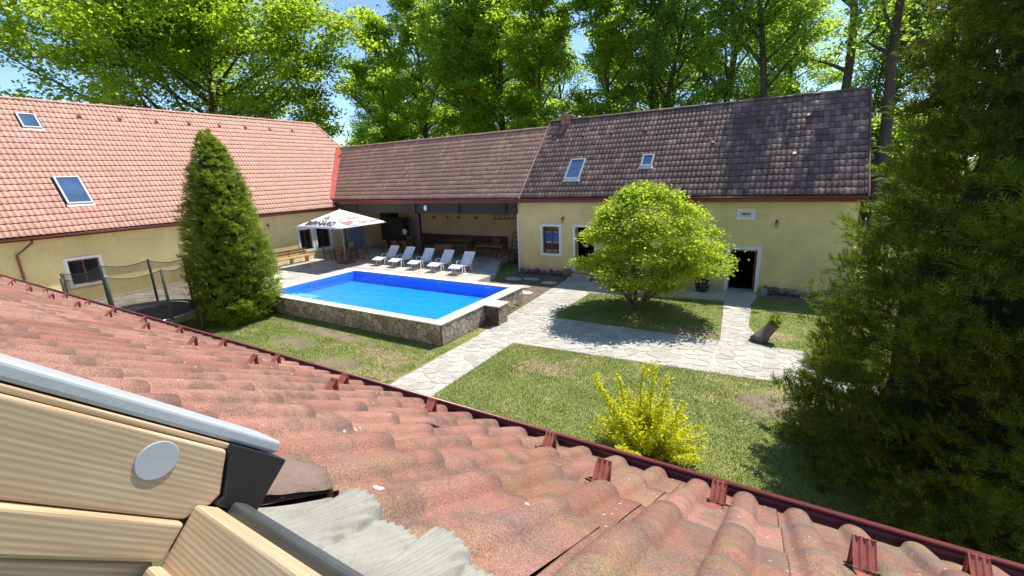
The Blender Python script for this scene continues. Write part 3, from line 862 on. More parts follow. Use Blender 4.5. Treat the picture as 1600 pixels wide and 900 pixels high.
MB().box((-12.9, 25.9, 0), (2.2, 26.0, 4.2)).build('inner_wall', M['shade_black'], right)  # room surfaces coloured near black to paint in the indoor shade
MB().box((-12.8, RY+.46, 0), (2.1, 25.88, .012)).build('inner_floor', M['shade_black'], right)
MB().box((-12.8, RY+.46, 3.0), (2.1, 25.88, 3.05)).build('inner_ceiling', M['shade_black'], right)
window(right, 'y', RY, *rh[0], -1, .14, .2, 1)
window(right, 'y', RY, *rh[3], -1, .13, .12, 0, 'skyglass', 'white')
def doorway(h, s, leaf, label):
    d = empty('door', parent=right); a0, a1, z0, z1 = h
    m = MB(); m.box((a0-s, RY-.03, z0), (a0, RY+.005, z1+s)); m.box((a1, RY-.03, z0), (a1+s, RY+.005, z1+s)); m.box((a0, RY-.032, z1), (a1, RY+.005, z1+s))
    m.box((a0-.014, RY+.006, z0), (a0-.001, RY+.4, z1)); m.box((a1+.001, RY+.006, z0), (a1+.014, RY+.4, z1))
    m.build('surround', M['white'], d)
    if leaf:
        m = MB(); m.box((a1-.10, RY+.2, z0+.02), (a1-.04, RY+1.15, z1-.03))
        for zz in (.35, 1.1, 1.6): m.box((a1-.115, RY+.3, z0+zz), (a1-.101, RY+1.05, z0+zz+.08))
        m.build('door_leaf', M['reddoor'], d)
        MB().box((a0+.01, RY+.2, z0+.02), (a0+.06, RY+.5, z1-.03)).build('door_leaf', M['reddoor'], d)
        m = MB()
        for i in range(9): m.add([(a0+.06+i*.11, RY+.02, z1-.01), (a0+.15+i*.11, RY+.02, z1-.01), (a0+.09+i*.11, RY+.03, z1-.09)], [(0, 1, 2)])
        m.build('fringe', M['canvas'], d)
    MB().box((a0, RY+.01, z0-.05), (a1, RY+.45, z0+.012)).build('threshold', M['path'], d)
    d['label'] = label
doorway(rh[1], .14, False, 'door opening half hidden by the maple')
doorway(rh[2], .16, True, 'open low door with red-brown leaf folded inside')
rroof = empty('roof', parent=right)
def R_in(x, s):
    if s > SR or x < -12.83 or x > 2.66: return False
    for (a0, a1, b0, b1) in ((-10.48, -9.6, 1.22, 2.66), (-6.50, -5.92, 1.92, 2.70)):
        if a0-.04 < x < a1+.04 and b0-.05 < s < b1+.05: return False
    return True
roof_tiles(rroof, TR, .21, .3725, .036, .034, (-61, 13), 16, R_in, M['tile_r'], 300, camR)
quad(rroof, 'deck', [RP(-12.85, 0), RP(2.66, 0), RP(2.66, SR), RP(-12.85, SR)], M['shade_black'])  # black colour draws the shadow lines between rows
quad(rroof, 'deck', [RP(-12.85, SR), RP(2.66, SR), (2.66, EY+2*SR*c47, EZR), (-12.85, EY+2*SR*c47, EZR)], M['tile_r'])
ridge_caps(rroof, RP(-12.85, SR+.03, .05), RP(2.66, SR+.03, .05), M['tile_r'], .12)
MB().box((-.08, -.1, -.08), (.0, SR, .07), TR @ Matrix.Translation((-12.83, 0, 0))).build('verge_board', M['tile_m'], rroof)
MB().box((.0, -.1, -.12), (.06, SR, .09), TR @ Matrix.Translation((2.66, 0, 0))).build('verge_board', M['gutter'], rroof)
skylight(rroof, TR, -10.48, -9.60, 1.22, 2.66, glass='skyglass'); skylight(rroof, TR, -6.50, -5.92, 1.92, 2.70)
vents(rroof, TR, [(-12.1, 4.45), (-10.28, 4.45), (-8.6, 4.48), (-6.77, 4.45), (-1.5, 4.55), (.5, 4.5), (-3.3, 3.2), (.1, 2.2)])
gutter(right, (-13.1, EY-.03, EZR-.05), (2.72, EY-.03, EZR-.05), (0, -1, 0), .07)
MB().box((-13.18, 22.1, 4.06), (2.66, 22.43, 4.26)).build('soffit_board', M['gutter'], right)
wall_lamp(right, (-.28, RY, 3.2), (0, -1, 0)); wall_lamp(right, (-10.35, RY, 3.22), (0, -1, 0))
ch = empty('chimney', (-11.75, 26.25, 8.0), parent=right)
for i in range(7):
    for (dx, dy, lx, ly) in ((-.30, -.28, .29, .10), (0.0, -.28, .30, .10), (-.30, .18, .29, .1), (0, .18, .3, .1), (.2, -.17, .1, .34), (-.3, -.17, .1, .34)):
        o = MB().box((dx+.004, dy+.003, i*.12+.004), (dx+lx-.004, dy+ly-.003, i*.12+.112)); o.build('brick', M['redbrick'], ch)
MB().box((-.28, -.26, 0), (.28, .26, .83)).build('mortar_core', M['rock'], ch)
MB().box((-.36, -.34, .85), (.36, .34, .93)).build('chimney_cap', M['redbrick'], ch)
# rocks of the foundation
def rock(loc, s, seed, parent=None, mat='rock'):
    r_ = random.Random(seed); bm = bmesh.new(); bmesh.ops.create_icosphere(bm, subdivisions=2, radius=1)
    for v in bm.verts:
        k = 1+.28*math.sin(v.co.x*3+seed)*math.cos(v.co.y*2.6+seed*2)+r_.uniform(-.09, .09)
        v.co = Vector((v.co.x*s[0], v.co.y*s[1], v.co.z*s[2]))*k
    me = bpy.data.meshes.new('rock'); bm.to_mesh(me); bm.free()
    o = link('rock', me, M[mat], parent); o.location = loc; return o
for i in range(14): rock((-13.0+i*.21, RY-.05-random.uniform(0, .08), .08+random.uniform(0, .16)), (.14, .13, .12), i, right)
for i in range(16): rock((-.45+i*.2, RY-.08-random.uniform(0, .1), .10+random.uniform(0, .14)*(1 if i < 3 else .7)), (.15, .14, .13), 30+i, right)
st = [( -9.95, 22.05, .2, .28, .3, .3, 'large grey rock at left of the steps under the house door'), (-8.25, 21.9, .18, .33, .3, .3, 'rounded boulder at right of the house door steps beside the maple'), (-.55, 22.0, .12, .2, .25, .25, 'dark rock beside the right foot of the low door')]
for i, (x, y, z, a, b, c, lb) in enumerate(st):
    tag(rock((x, y, z), (a, b, c), 60+i), lb, 'rock')
for i in range(2):
    o = MB().prism([(-9.75+.1*i, 21.5+i*.35), (-8.5, 21.5+i*.35), (-8.45, RY-.001), (-9.7, RY-.001)], -.02+i*.1, .12+.14*i).build('step', M['path'])
    tag(o, ('lower' if i == 0 else 'upper')+' worn flagstone step leading up to the house door', 'step')

# ------------------------------------------------------------------ pool
PX0, PX1, PY0, PY1, PZ = -20.6, -9.6, 10.9, 16.6, .8
pool = tag(empty('pool', (-15, 13.7, 0)), 'raised rectangular swimming pool with blue liner, cream coping and crazy stone cladding', 'pool'); pool.location = (0, 0, 0)
iw = .42
m = MB(); z1 = PZ-.05
m.box((PX0+.05, PY0+.05, 0), (PX1-.05, PY0+iw, z1)); m.box((PX0+.05, PY1-iw, 0), (PX1-.05, PY1-.05, z1))
m.box((PX0+.05, PY0+iw, 0), (PX0+iw, PY1-iw, z1)); m.box((PX1-iw, PY0+iw, 0), (PX1-.05, PY1-iw, z1))
m.box((PX1-.05, 13.55, 0), (PX1+.6, 14.2, z1))
m.build('wall', M['pooljoint'], pool)
# coping slabs
def slabs(x0, y0, x1, y1, n, along):
    for i in range(n):
        if along == 'x': a, b = x0+(x1-x0)*i/n, x0+(x1-x0)*(i+1)/n; o = MB().box((a+.002, y0, z1), (b-.002, y1, PZ+random.uniform(-.002, .002)))
        else: a, b = y0+(y1-y0)*i/n, y0+(y1-y0)*(i+1)/n; o = MB().box((x0, a+.002, z1), (x1, b-.002, PZ+random.uniform(-.002, .002)))
        bevel_obj(o.build('coping_slab', M['coping'], pool), .012)
slabs(PX0, PY0, PX1, PY0+.37, 18, 'x'); slabs(PX0, PY1-.37, PX1, PY1, 18, 'x')
slabs(PX0, PY0+.37, PX0+.37, PY1-.37, 8, 'y'); slabs(PX1-.5, PY0+.37, PX1, PY1-.37, 8, 'y')
slabs(PX1, 13.5, PX1+.66, 14.25, 1, 'y')
ix0, ix1, iy0, iy1 = PX0+.425, PX1-.5, PY0+.425, PY1-.425
FL = .26; e = .001
m = MB()
for (p, q) in (((ix0, iy0), (ix1, iy0)), ((ix1, iy0), (ix1, iy1)), ((ix1, iy1), (ix0, iy1)), ((ix0, iy1), (ix0, iy0))):
    d = Vector((q[0]-p[0], q[1]-p[1], 0)).normalized(); nrm = Vector((-d.y, d.x, 0))*.012
    P0, P1 = Vector((*p, 0)), Vector((*q, 0))
    m.add([P0+Vector((0, 0, FL))+nrm, P1+Vector((0, 0, FL))+nrm, P1+Vector((0, 0, z1+.01))+nrm, P0+Vector((0, 0, z1+.01))+nrm], [(0, 1, 2, 3)])
m.build('liner_wall', M['liner_w'], pool)
MB().box((ix0, iy0, .1), (ix1, iy1, FL)).build('floor', M['liner'], pool)
m = MB()
for i in range(3): m.box((ix0+.02, iy0+.02, FL), (ix0+1.5-i*.4, iy0+1.5-i*.4, FL+.09+i*.08))
m.build('steps', M['steps'], pool)
NX, NYy = 160, 80
gx, gy = np.meshgrid(np.linspace(ix0, ix1, NX), np.linspace(iy0, iy1, NYy), indexing='ij')
gz = .60+.0035*np.sin(gx*5.1+1.3*gy)+.003*np.sin(gy*7.3-2*gx)+.002*np.sin(gx*11+gy*9)
idx = np.arange(NX*NYy).reshape(NX, NYy)
F = np.stack([idx[:-1, :-1], idx[1:, :-1], idx[1:, 1:], idx[:-1, 1:]], -1).reshape(-1, 4)
link('water', np_mesh('water', np.stack([gx, gy, gz], -1).reshape(-1, 3), F), M['water'], pool, True)
for x in (-17.4, -14.2, -11.4): MB().box((x, iy1-.03, .66), (x+.28, iy1-.013, .72)).build('skimmer', M['greypaint'], pool)
rr = random.Random(9)
TF = Matrix(((1, 0, 0, 0), (0, 0, -1, PY0+.05), (0, 1, 0, 0), (0, 0, 0, 1)))       # x, z(up), out -Y
a = crazy([(PX0+.06, .01), (PX1-.06, .01), (PX1-.06, z1-.005), (PX0+.06, z1-.005)], .27, .022, rr)
stones(a, -.01, .02, TF, 'cladding_stone', M['poolstone'], pool, 230, jit=.006)
TS = Matrix(((0, 0, 1, PX1-.05), (1, 0, 0, 0), (0, 1, 0, 0), (0, 0, 0, 1)))
a = crazy([(PY0+.08, .01), (13.54, .01), (13.54, z1-.005), (PY0+.08, z1-.005)], .27, .022, rr)+crazy([(14.21, .01), (PY1-.06, .01), (PY1-.06, z1-.005), (14.21, z1-.005)], .27, .022, rr)
stones(a, -.01, .02, TS, 'cladding_stone', M['poolstone'], pool, 300, jit=.006)
TB = Matrix(((0, 0, 1, PX1+.6), (1, 0, 0, 0), (0, 1, 0, 0), (0, 0, 0, 1)))
stones(crazy([(13.56, .01), (14.19, .01), (14.19, z1-.005), (13.56, z1-.005)], .24, .022, rr), -.01, .018, TB, 'cladding_stone', M['poolstone'], pool, 60, jit=.004)
for i in range(6):
    for j in range(3):
        x = PX1+.0+j*.2-(.1 if i % 2 else 0); x0, x1 = max(x, PX1+.0), min(x+.195, PX1+.59)
        if x1-x0 > .04: MB().box((x0, 13.53, i*.122+.006), (x1, 13.551, i*.122+.115)).build('brick', M['brick'], pool)

# ------------------------------------------------------------------ loungers
def lounger():
    root = empty('sun_lounger')
    Wd = .33
    prof = [(-.97, .37), (-.80, .405), (-.62, .455), (-.47, .47), (-.33, .43), (-.1, .365), (.12, .34), (.30, .36)]
    def slatted(pts, nm):
        m = MB()
        for (y0, z0), (y1, z1) in zip(pts[:-1], pts[1:]):
            d = Vector((0, y1-y0, z1-z0)); L = d.length; n = max(1, int(L/.075))
            for i in range(n):
                p = Vector((0, y0, z0))+d*(i+.08)/n; q = Vector((0, y0, z0))+d*(i+.92)/n
                m.bar(p, q, 2*(Wd-.035), .018)
        for sx in (-1, 1):
            for (y0, z0), (y1, z1) in zip(pts[:-1], pts[1:]): m.bar((sx*Wd, y0, z0), (sx*Wd, y1, z1), .05, .05)
        m.bar((-Wd, *pts[0]), (Wd, *pts[0]), .06, .05)
        m.build(nm, M['plastic'], root)
    slatted(prof, 'seat')
    slatted([(.95, .98), (.84, .86), (.62, .62), (.44, .45), (.33, .37)], 'backrest')
    for sx in (-1, 1):
        for (y, z, dy) in ((-.55, .44, -.06), (-.38, .42, .08), (.28, .34, .08)):
            MB().bar((sx*Wd, y, z), (sx*(Wd+.02), y+dy, 0), .05, .035).build('leg', M['plastic'], root)
        MB().tube([(sx*(Wd+.02), -.05, .36), (sx*(Wd+.05), .0, .55), (sx*(Wd+.05), .2, .58), (sx*(Wd+.05), .42, .55), (sx*(Wd+.02), .5, .3), (sx*(Wd+.02), .46, .02)], .022, 7).build('armrest', M['plastic'], root, True)
        MB().bar((sx*(Wd-.04), .68, .64), (sx*(Wd-.02), .52, .30), .03, .03).build('strut', M['plastic'], root)
    return root
L0 = lounger()
lab = ['white plastic sun lounger leftmost in the row, nearest the wooden table and parasol', 'white plastic sun lounger second from the left end of the row', 'white plastic sun lounger in the middle of the row of five', 'white plastic sun lounger second from the right end of the row', 'white plastic sun lounger rightmost in the row, at the open end of the terrace']
for i, (x, y, rz) in enumerate([(-22.15, 20.45, .05), (-20.65, 20.38, .06), (-18.93, 20.28, .05), (-17.25, 20.15, .06), (-15.62, 20.05, .07)]):
    o = L0 if i == 0 else copy_tree(L0)
    o.location = (x, y, TZ+.013); o.rotation_euler = (0, 0, rz+math.radians(2))
    tag(o, lab[i], 'sun lounger', 'sun loungers in a row behind the pool')

# ------------------------------------------------------------------ parasol with print
UC = Vector((-24.96, 19.46, 0)); HX, HY, UZ, UAP = 2.16, 1.93, 2.89, 3.86
par = tag(empty('parasol', (UC.x, UC.y, TZ)), 'large square white beer garden parasol with black lettering and red emblem by the pool', 'parasol')
TP = Matrix.Translation((-UC.x, -UC.y, -TZ))
def up_(m): m.v = [tuple(TP @ Vector(v)) for v in m.v]; return m
apx = Vector((UC.x, UC.y, UAP)); cs = [Vector((UC.x+sx*HX, UC.y+sy*HY, UZ)) for sx, sy in ((-1, -1), (1, -1), (1, 1), (-1, 1))]
m = MB(); n = 8
for k in range(4):
    A, B = cs[k], cs[(k+1) % 4]; nn = (B-A).cross(apx-A).normalized(); rows = []
    for i in range(n+1):
        t = i/n; row = []
        for j in range(n+1):
            s = j/n; p = A.lerp(B, s).lerp(apx, t); row.append(p)
        rows.append(row)
    base = len(m.v); m.v += [tuple(p) for r_ in rows for p in r_]
    m.f += [(base+i*(n+1)+j, base+i*(n+1)+j+1, base+(i+1)*(n+1)+j+1, base+(i+1)*(n+1)+j) for i in range(n) for j in range(n)]
can = up_(m).build('canopy', M['canvas'], par, True)
sm = can.modifiers.new('solid', 'SOLIDIFY'); sm.thickness = .006
m = MB()
for k in range(4):
    A, B = cs[k], cs[(k+1) % 4]; m.add([A, B, B-Vector((0, 0, .035)), A-Vector((0, 0, .035))], [(0, 1, 2, 3)])
up_(m).build('valance', M['canvas'], par)
MB().tube([(0, 0, 0), (0, 0, UAP-TZ+.05)], .035, 10).build('pole', M['palewood'], par, True)
MB().box((-.45, -.45, 0.013), (.45, .45, .09)).build('base', M['concrete'], par)
m = MB()
for c_ in cs+[(cs[i]+cs[(i+1) % 4])/2 for i in range(4)]: m.bar(apx-Vector((0, 0, .1)), Vector(c_)-Vector((0, 0, .02)), .03, .03)
up_(m).build('ribs', M['palewood'], par)
def text_mesh(s, size):
    cu = bpy.data.curves.new('txt', 'FONT'); cu.body = s; cu.size = size; cu.align_x = 'CENTER'; cu.align_y = 'CENTER'; cu.offset = size*.03
    o = bpy.data.objects.new('txt', cu); C.objects.link(o); bpy.context.view_layer.update()
    me = bpy.data.meshes.new_from_object(o); bpy.data.objects.remove(o); return me
def on_panel(me_or_mb, k, s, t, name, mat, off=.03):
    """place flat print on canopy panel k at fraction s along the edge, height t"""
    A, B = cs[k], cs[(k+1) % 4]; x = (B-A).normalized(); nn = x.cross(apx-(A+B)/2).normalized()
    if nn.z < 0: nn = -nn
    y = nn.cross(x); p = A.lerp(B, s).lerp(apx, t)-Vector((UC.x, UC.y, TZ))+nn*off
    me = me_or_mb if isinstance(me_or_mb, bpy.types.Mesh) else me_or_mb.mesh(name)
    o = link(name, me, mat, par); o.matrix_local = frame(p, x, y, nn); return o
def ring(r, w, n=36, sx=1, sy=1, a0=0, a1=2*math.pi):
    m = MB()
    for i in range(n):
        a, b = a0+(a1-a0)*i/n, a0+(a1-a0)*(i+1)/n
        m.add([(sx*r*math.cos(a), sy*r*math.sin(a), 0), (sx*r*math.cos(b), sy*r*math.sin(b), 0), (sx*(r-w)*math.cos(b), sy*(r-w)*math.sin(b), 0), (sx*(r-w)*math.cos(a), sy*(r-w)*math.sin(a), 0)], [(0, 1, 2, 3)])
    return m
tm = text_mesh('BERNARD', .62)
on_panel(tm, 0, .50, .205, 'lettering', M['print_dark'])
m = ring(.27, .07, 24, 1, 1.1); m.add([(-.2, -.02, 0), (.2, -.02, 0), (.14, .2, 0), (.06, .08, 0), (0, .26, 0), (-.06, .08, 0), (-.14, .2, 0)], [(0, 1, 2, 3, 4, 5, 6)])
on_panel(m, 0, .48, .47, 'crest', M['print_grey'])
on_panel(ring(.64, .075, 40, 1.05, .9), 1, .30, .27, 'emblem_ring', M['print_grey'])
m = MB(); m.add([(-.42, -.2, 0), (-.1, -.3, 0), (.3, -.12, 0), (.42, .1, 0), (.1, .22, 0), (-.05, .1, 0), (-.3, .16, 0), (-.46, .02, 0)], [tuple(range(8))])
on_panel(m, 1, .24, .24, 'emblem', M['print_red'])
m = MB()
for i in range(5): m.add([(-.4+i*.2, -.1+.05*(i % 2), 0), (-.28+i*.2, -.1, 0), (-.25+i*.2, .16, 0), (-.36+i*.2, .12, 0)], [(0, 1, 2, 3)])
on_panel(m, 1, .47, .44, 'crest', M['print_grey'])
on_panel(text_mesh('BERNARD', .36), 1, .75, .15, 'lettering', M['print_grey'])
on_panel(ring(.12, .02, 18), 1, .72, .27, 'crest', M['print_grey'])

# ------------------------------------------------------------------ garden furniture
def chair(mat, cushion=None, arms=True, slats=4):
    root = empty('chair'); w = .25
    for sx in (-1, 1):
        MB().bar((sx*w, -.22, 0), (sx*w, -.22, .64 if arms else .44), .045).build('leg', mat, root)
        MB().bar((sx*w, .22, 0), (sx*w, .30, .98), .045).build('leg', mat, root)
        if arms: MB().bar((sx*w, -.27, .66), (sx*w, .27, .66), .06, .03).build('armrest', mat, root)
    m = MB()
    for i in range(5): m.box((-w, -.24+i*.095, .43), (w, -.24+i*.095+.08, .455))
    m.build('seat', mat, root)
    m = MB(); m.bar((-w, .297, .95), (w, .297, .95), .035, .09)
    for i in range(slats): x = -w+2*w*(i+1)/(slats+1); m.bar((x, .243, .5), (x, .29, .92), .05, .018, up=(0, 1, 0))
    m.build('backrest', mat, root)
    if cushion: 
        m = MB(); m.box((-w+.02, -.22, .457), (w-.02, .2, .51)); m.bar((0, .2, .52), (0, .262, 1.0), 2*w-.05, .06, up=(0, 1, 0)); bevel_obj(m.build('cushion', cushion, root), .02)
    return root
def table(L, W_, H, mat, bench=False):
    root = empty('table')
    m = MB(); n = max(3, int(W_/.12))
    for i in range(n): m.box((-L/2, -W_/2+W_*i/n+.004, H-.035), (L/2, -W_/2+W_*(i+1)/n-.004, H))
    m.build('tabletop', mat, root)
    for sx in (-1, 1):
        for sy in (-1, 1): MB().bar((sx*(L/2-.12), sy*(W_/2-.08), 0), (sx*(L/2-.12), sy*(W_/2-.08), H-.04), .08).build('leg', mat, root)
    MB().box((-L/2+.1, -W_/2+.06, H-.13), (L/2-.1, W_/2-.06, H-.037)).build('apron', mat, root)
    return root
def put(o, x, y, rz, label, cat, group=None, z=TZ+.013):
    o.location = (x, y, z); o.rotation_euler = (0, 0, rz); return tag(o, label, cat, group)
bw = M['brownwood']
put(table(1.7, .85, .74, bw), -26.3, 20.55, .1, 'brown wooden garden table under the white parasol', 'table')
cc = chair(bw, M['cushion'])
put(cc, -27.1, 19.7, 2.6, 'garden chair with green checked cushion at the left end of the parasol table', 'chair', 'chairs round the parasol table')
c2 = copy_tree(cc); put(c2, -26.8, 21.35, .3, 'garden chair with green checked cushion behind the parasol table in front of the window', 'chair', 'chairs round the parasol table')
c3 = chair(bw, None)
put(c3, -25.75, 19.75, 3.4, 'brown slatted wooden armchair in front of the parasol table, nearer the table middle', 'chair', 'chairs round the parasol table')
c4 = copy_tree(c3); put(c4, -24.75, 20.75, 1.9-3.14, 'brown slatted wooden armchair at the right end of the parasol table, nearest the loungers', 'chair', 'chairs round the parasol table')
# long bench by the wall
b = empty('bench'); m = MB()
for i in range(3): m.box((-1.35, -.21+i*.145, .42), (1.35, -.21+i*.145+.135, .46))
m.build('seat', M['palewood'], b)
m = MB(); m.bar((-1.35, .27, .68), (1.35, .27, .68), .03, .13); m.bar((-1.35, .29, .85), (1.35, .29, .85), .03, .13); m.build('backrest', M['brownwood'], b)
for x in (-1.15, 0, 1.15):
    MB().box((x-.04, -.17, 0), (x+.04, .2, .418)).build('leg', M['palewood'], b); MB().bar((x, .2, .3), (x, .275, .92), .05, .04, up=(0, 1, 0)).build('back_post', M['brownwood'], b)
put(b, -28.35, 17.75, math.pi/2, 'long pale wooden bench with brown backrest against the yellow wall left of the windows', 'bench')
# pavilion furniture
tA = table(2.2, .8, .76, bw); put(tA, -24.2, 24.3, .0, 'brown wooden table under the pavilion roof left of the dark post', 'table', 'tables in the pavilion')
tB = copy_tree(tA); put(tB, -19.4, 24.4, .05, 'brown wooden table under the pavilion roof just right of the dark post', 'table', 'tables in the pavilion')
tC = copy_tree(tA); put(tC, -20.6, 26.5, 0, 'long wooden table farthest back along the pavilion rear wall', 'table', 'tables in the pavilion')
tD = copy_tree(tA); put(tD, -16.9, 25.0, .1, 'wooden table nearest the leaning ladder in the pavilion', 'table', 'tables in the pavilion')
cp = chair(bw, None, False, 5)
for i, (x, y, rz, lb) in enumerate([(-25.2, 23.5, 3.1, 'slat backed wooden chair at the left front of the left pavilion table'), (-24.2, 23.45, 3.2, 'slat backed wooden chair at the middle front of the left pavilion table'), (-23.2, 23.5, 3.0, 'slat backed wooden chair at the right front of the left pavilion table'),
        (-24.8, 25.1, .1, 'slat backed wooden chair behind the left pavilion table, left of its pair'), (-23.6, 25.1, 0., 'slat backed wooden chair behind the left pavilion table, right of its pair'), (-22.1, 23.9, 1.5, 'slat backed wooden chair just left of the dark post'),
        (-18.2, 24.9, -1.3, 'slat backed wooden chair between the two right pavilion tables'), (-17.2, 25.9, .2, 'slat backed wooden chair behind the rightmost pavilion table')]):
    o = cp if i == 0 else copy_tree(cp); put(o, x, y, rz, lb, 'chair', 'chairs in the pavilion')
b2 = empty('bench'); m = MB()
for i in range(3): m.box((-.75, -.2+i*.13, .42), (.75, -.2+i*.13+.12, .45))
m.build('seat', bw, b2); m = MB()
for i in range(4): m.bar((-.75, .22+i*.012, .54+i*.11), (.75, .22+i*.012, .54+i*.11), .03, .09)
m.build('backrest', bw, b2)
for sx in (-1, 1):
    MB().bar((sx*.7, -.18, 0), (sx*.7, -.18, .62), .06).build('leg', bw, b2); MB().bar((sx*.7, .2, 0), (sx*.7, .27, .95), .06).build('leg', bw, b2)
    MB().bar((sx*.7, -.2, .63), (sx*.7, .24, .63), .06, .03).build('armrest', bw, b2)
put(b2, -19.6, 23.4, 3.15, 'wooden bench with high slatted back in front of the table right of the post', 'bench')
b3 = MB().box((-.9, -.15, .42), (.9, .15, .47)); b3.box((-.75, -.12, 0), (-.68, .12, .42)); b3.box((.68, -.12, 0), (.75, .12, .42))
put(b3.build('bench', M['brownwood']), -16.8, 24.2, .1, 'backless plank bench in front of the rightmost pavilion table', 'bench')
cab = empty('cabinet'); MB().box((-.9, -.25, 0), (.9, .25, 2.3)).build('carcass', M['darkwood'], cab)
for i in range(3): MB().box((-.88+i*.59, -.27, .05), (-.31+i*.59, -.252, 2.25)).build('door', M['darkwood'], cab)
put(cab, -26.9, 26.3, 0, 'tall dark wooden cabinet in the left corner of the pavilion', 'cabinet')
def ladder(n, L, W_, lab_, T):
    l = empty('ladder'); 
    for s in (-1, 1): MB().bar((0, s*W_/2, 0), (L, s*W_/2, 0), .05, .03).build('rail', M['darkwood'], l)
    for i in range(n): MB().bar((L*(i+.5)/n, -W_/2, 0), (L*(i+.5)/n, W_/2, 0), .035).build('rung', M['darkwood'], l)
    l.matrix_local = T; tag(l, lab_, 'ladder')
ladder(7, 2.6, .42, 'dark wooden ladder hung sideways under the pavilion ceiling', frame((-17.4, 26.2, 2.85), Vector((1, 0, .13)).normalized(), (0, .25, .97), (0, .97, -.25)))
ladder(8, 2.3, .45, 'dark wooden ladder leaning upright beside the right house corner in the pavilion', frame((-14.9, 24.3, TZ-.28), Vector((.15, .1, 1)).normalized(), (.9, .3, 0), (0, 1, 0)))
o = MB().lathe([(.13, 0), (.14, .01), (.12, .03)], (0, 0, 0), 20).build('plaque', M['plastic']); o.matrix_local = frame((-20.0, 22.195, 3.75), (1, 0, 0), (0, 0, 1.35), (0, -1, 0)); tag(o, 'small oval white plaque on the dark pavilion beam', 'plaque')
o = MB().lathe([(.24, 0), (.24, .03), (.2, .04)], (0, 0, 0), 20).build('plaque', M['plastic']); o.matrix_local = frame((-25.8, 26.0, 1.55), (1, 0, 0), (0, 0, 1), (0, -1, 0)); tag(o, 'round white plate on the dark cabinet side in the pavilion', 'plate')
for i, x in enumerate((-20.4, -19.2, -18.3, -16.9)):
    l = empty('hanging_lamp', (x, 23.4, 3.4)); MB().tube([(0, 0, 0), (0, 0, -.3)], .006, 5).build('cord', M['black'], l); MB().lathe([(.02, -.28), (.11, -.4), (.1, -.41)], (0, 0, 0), 12).build('shade', M['black'], l)
    tag(l, 'small black hanging lamp below the pavilion ceiling, %s from the post' % ['first', 'second', 'third', 'fourth'][i], 'lamp', 'hanging lamps in the pavilion')

# barrel by the low door, stump planter
bb = empty('barrel', (-3.0, 21.75, .016)); MB().lathe([(.24, 0), (.29, .15), (.32, .4), (.29, .68), (.25, .82), (.22, .8), (.2, .7)], (0, 0, 0), 18).build('staves', M['darkwood'], bb, True)
for z, r in ((.12, .29), (.3, .32), (.52, .318), (.7, .293)): MB().lathe([(r+.004, z), (r+.006, z+.04)], (0, 0, 0), 18).build('hoop', M['dark_metal'], bb)
tag(bb, 'dark wooden barrel standing by the yellow wall behind the maple', 'barrel')

# ------------------------------------------------------------------ trampoline
tc = Vector((-21.35, 6.75, 0)); TRr = 1.95; TZZ = .92
tr = tag(empty('trampoline', tc), 'round trampoline with black net and foam covered posts left of the conical thuja', 'trampoline')
MB().lathe([(0.01, TZZ-.03), (TRr-.25, TZZ-.03), (TRr-.25, TZZ-.02), (0.01, TZZ-.02)], (0, 0, 0), 40).build('jumping_mat', M['mat_black'], tr)
m = MB(); n = 40
for i in range(n):
    a, b_ = 2*math.pi*i/n, 2*math.pi*(i+1)/n
    for (r0, r1, z0, z1_) in ((TRr-.28, TRr, TZZ, TZZ+.01),):
        m.add([(r0*math.cos(a), r0*math.sin(a), z1_), (r1*math.cos(a), r1*math.sin(a), z1_), (r1*math.cos(b_), r1*math.sin(b_), z1_), (r0*math.cos(b_), r0*math.sin(b_), z1_)], [(0, 1, 2, 3)])
        m.add([(r1*math.cos(a), r1*math.sin(a), z1_), (r1*math.cos(a), r1*math.sin(a), z0-.07), (r1*math.cos(b_), r1*math.sin(b_), z0-.07), (r1*math.cos(b_), r1*math.sin(b_), z1_)], [(0, 1, 2, 3)])
m.build('edge_pad', M['foam'], tr)
ring_pts = [(TRr*math.cos(2*math.pi*i/36), TRr*math.sin(2*math.pi*i/36), TZZ-.05) for i in range(37)]
MB().tube(ring_pts, .03, 6, False).build('rim_tube', M['steel'], tr, True)
PA = [R(a) for a in (8, 53, 98, 143, 188, 233, 278, 323)]
PH = 2.75
for a in PA:
    x, y = (TRr+.06)*math.cos(a), (TRr+.06)*math.sin(a)
    MB().tube([(x, y, TZZ-.1), (x*1.0, y*1.0, PH)], .05, 8).build('post', M['foam'], tr, True)
for a in PA[::2]:
    b_ = a+PA[1]-PA[0]; p, q = Vector((TRr*math.cos(a), TRr*math.sin(a), 0)), Vector((TRr*math.cos(b_), TRr*math.sin(b_), 0))
    MB().tube([p+Vector((0, 0, TZZ-.05)), p+Vector((0, 0, .03)), q+Vector((0, 0, .03)), q+Vector((0, 0, TZZ-.05))], .025, 6).build('leg', M['steel'], tr, True)
m = MB(); rim = MB(); ns = 10
for k, a in enumerate(PA):
    b_ = PA[(k+1) % 8]+(2*math.pi if k == 7 else 0); pts = []
    for i in range(ns+1):
        t = i/ns; p = Vector((math.cos(a), math.sin(a), 0)).lerp(Vector((math.cos(b_), math.sin(b_), 0)), t)*(TRr+.0); pts.append((p, PH-.04-.13*math.sin(math.pi*t)))
    for i in range(ns):
        (p, h), (q, g_) = pts[i], pts[i+1]; m.add([(p.x, p.y, TZZ), (q.x, q.y, TZZ), (q.x, q.y, g_), (p.x, p.y, h)], [(0, 1, 2, 3)])
    rim.tube([(p.x, p.y, h) for p, h in pts], .013, 5)
m.build('net', M['net'], tr); rim.build('net_hem', M['black'], tr)
lad = MB(); base = Vector((1.35, -1.5, 0)); dx = Vector((.26, .25, 0))
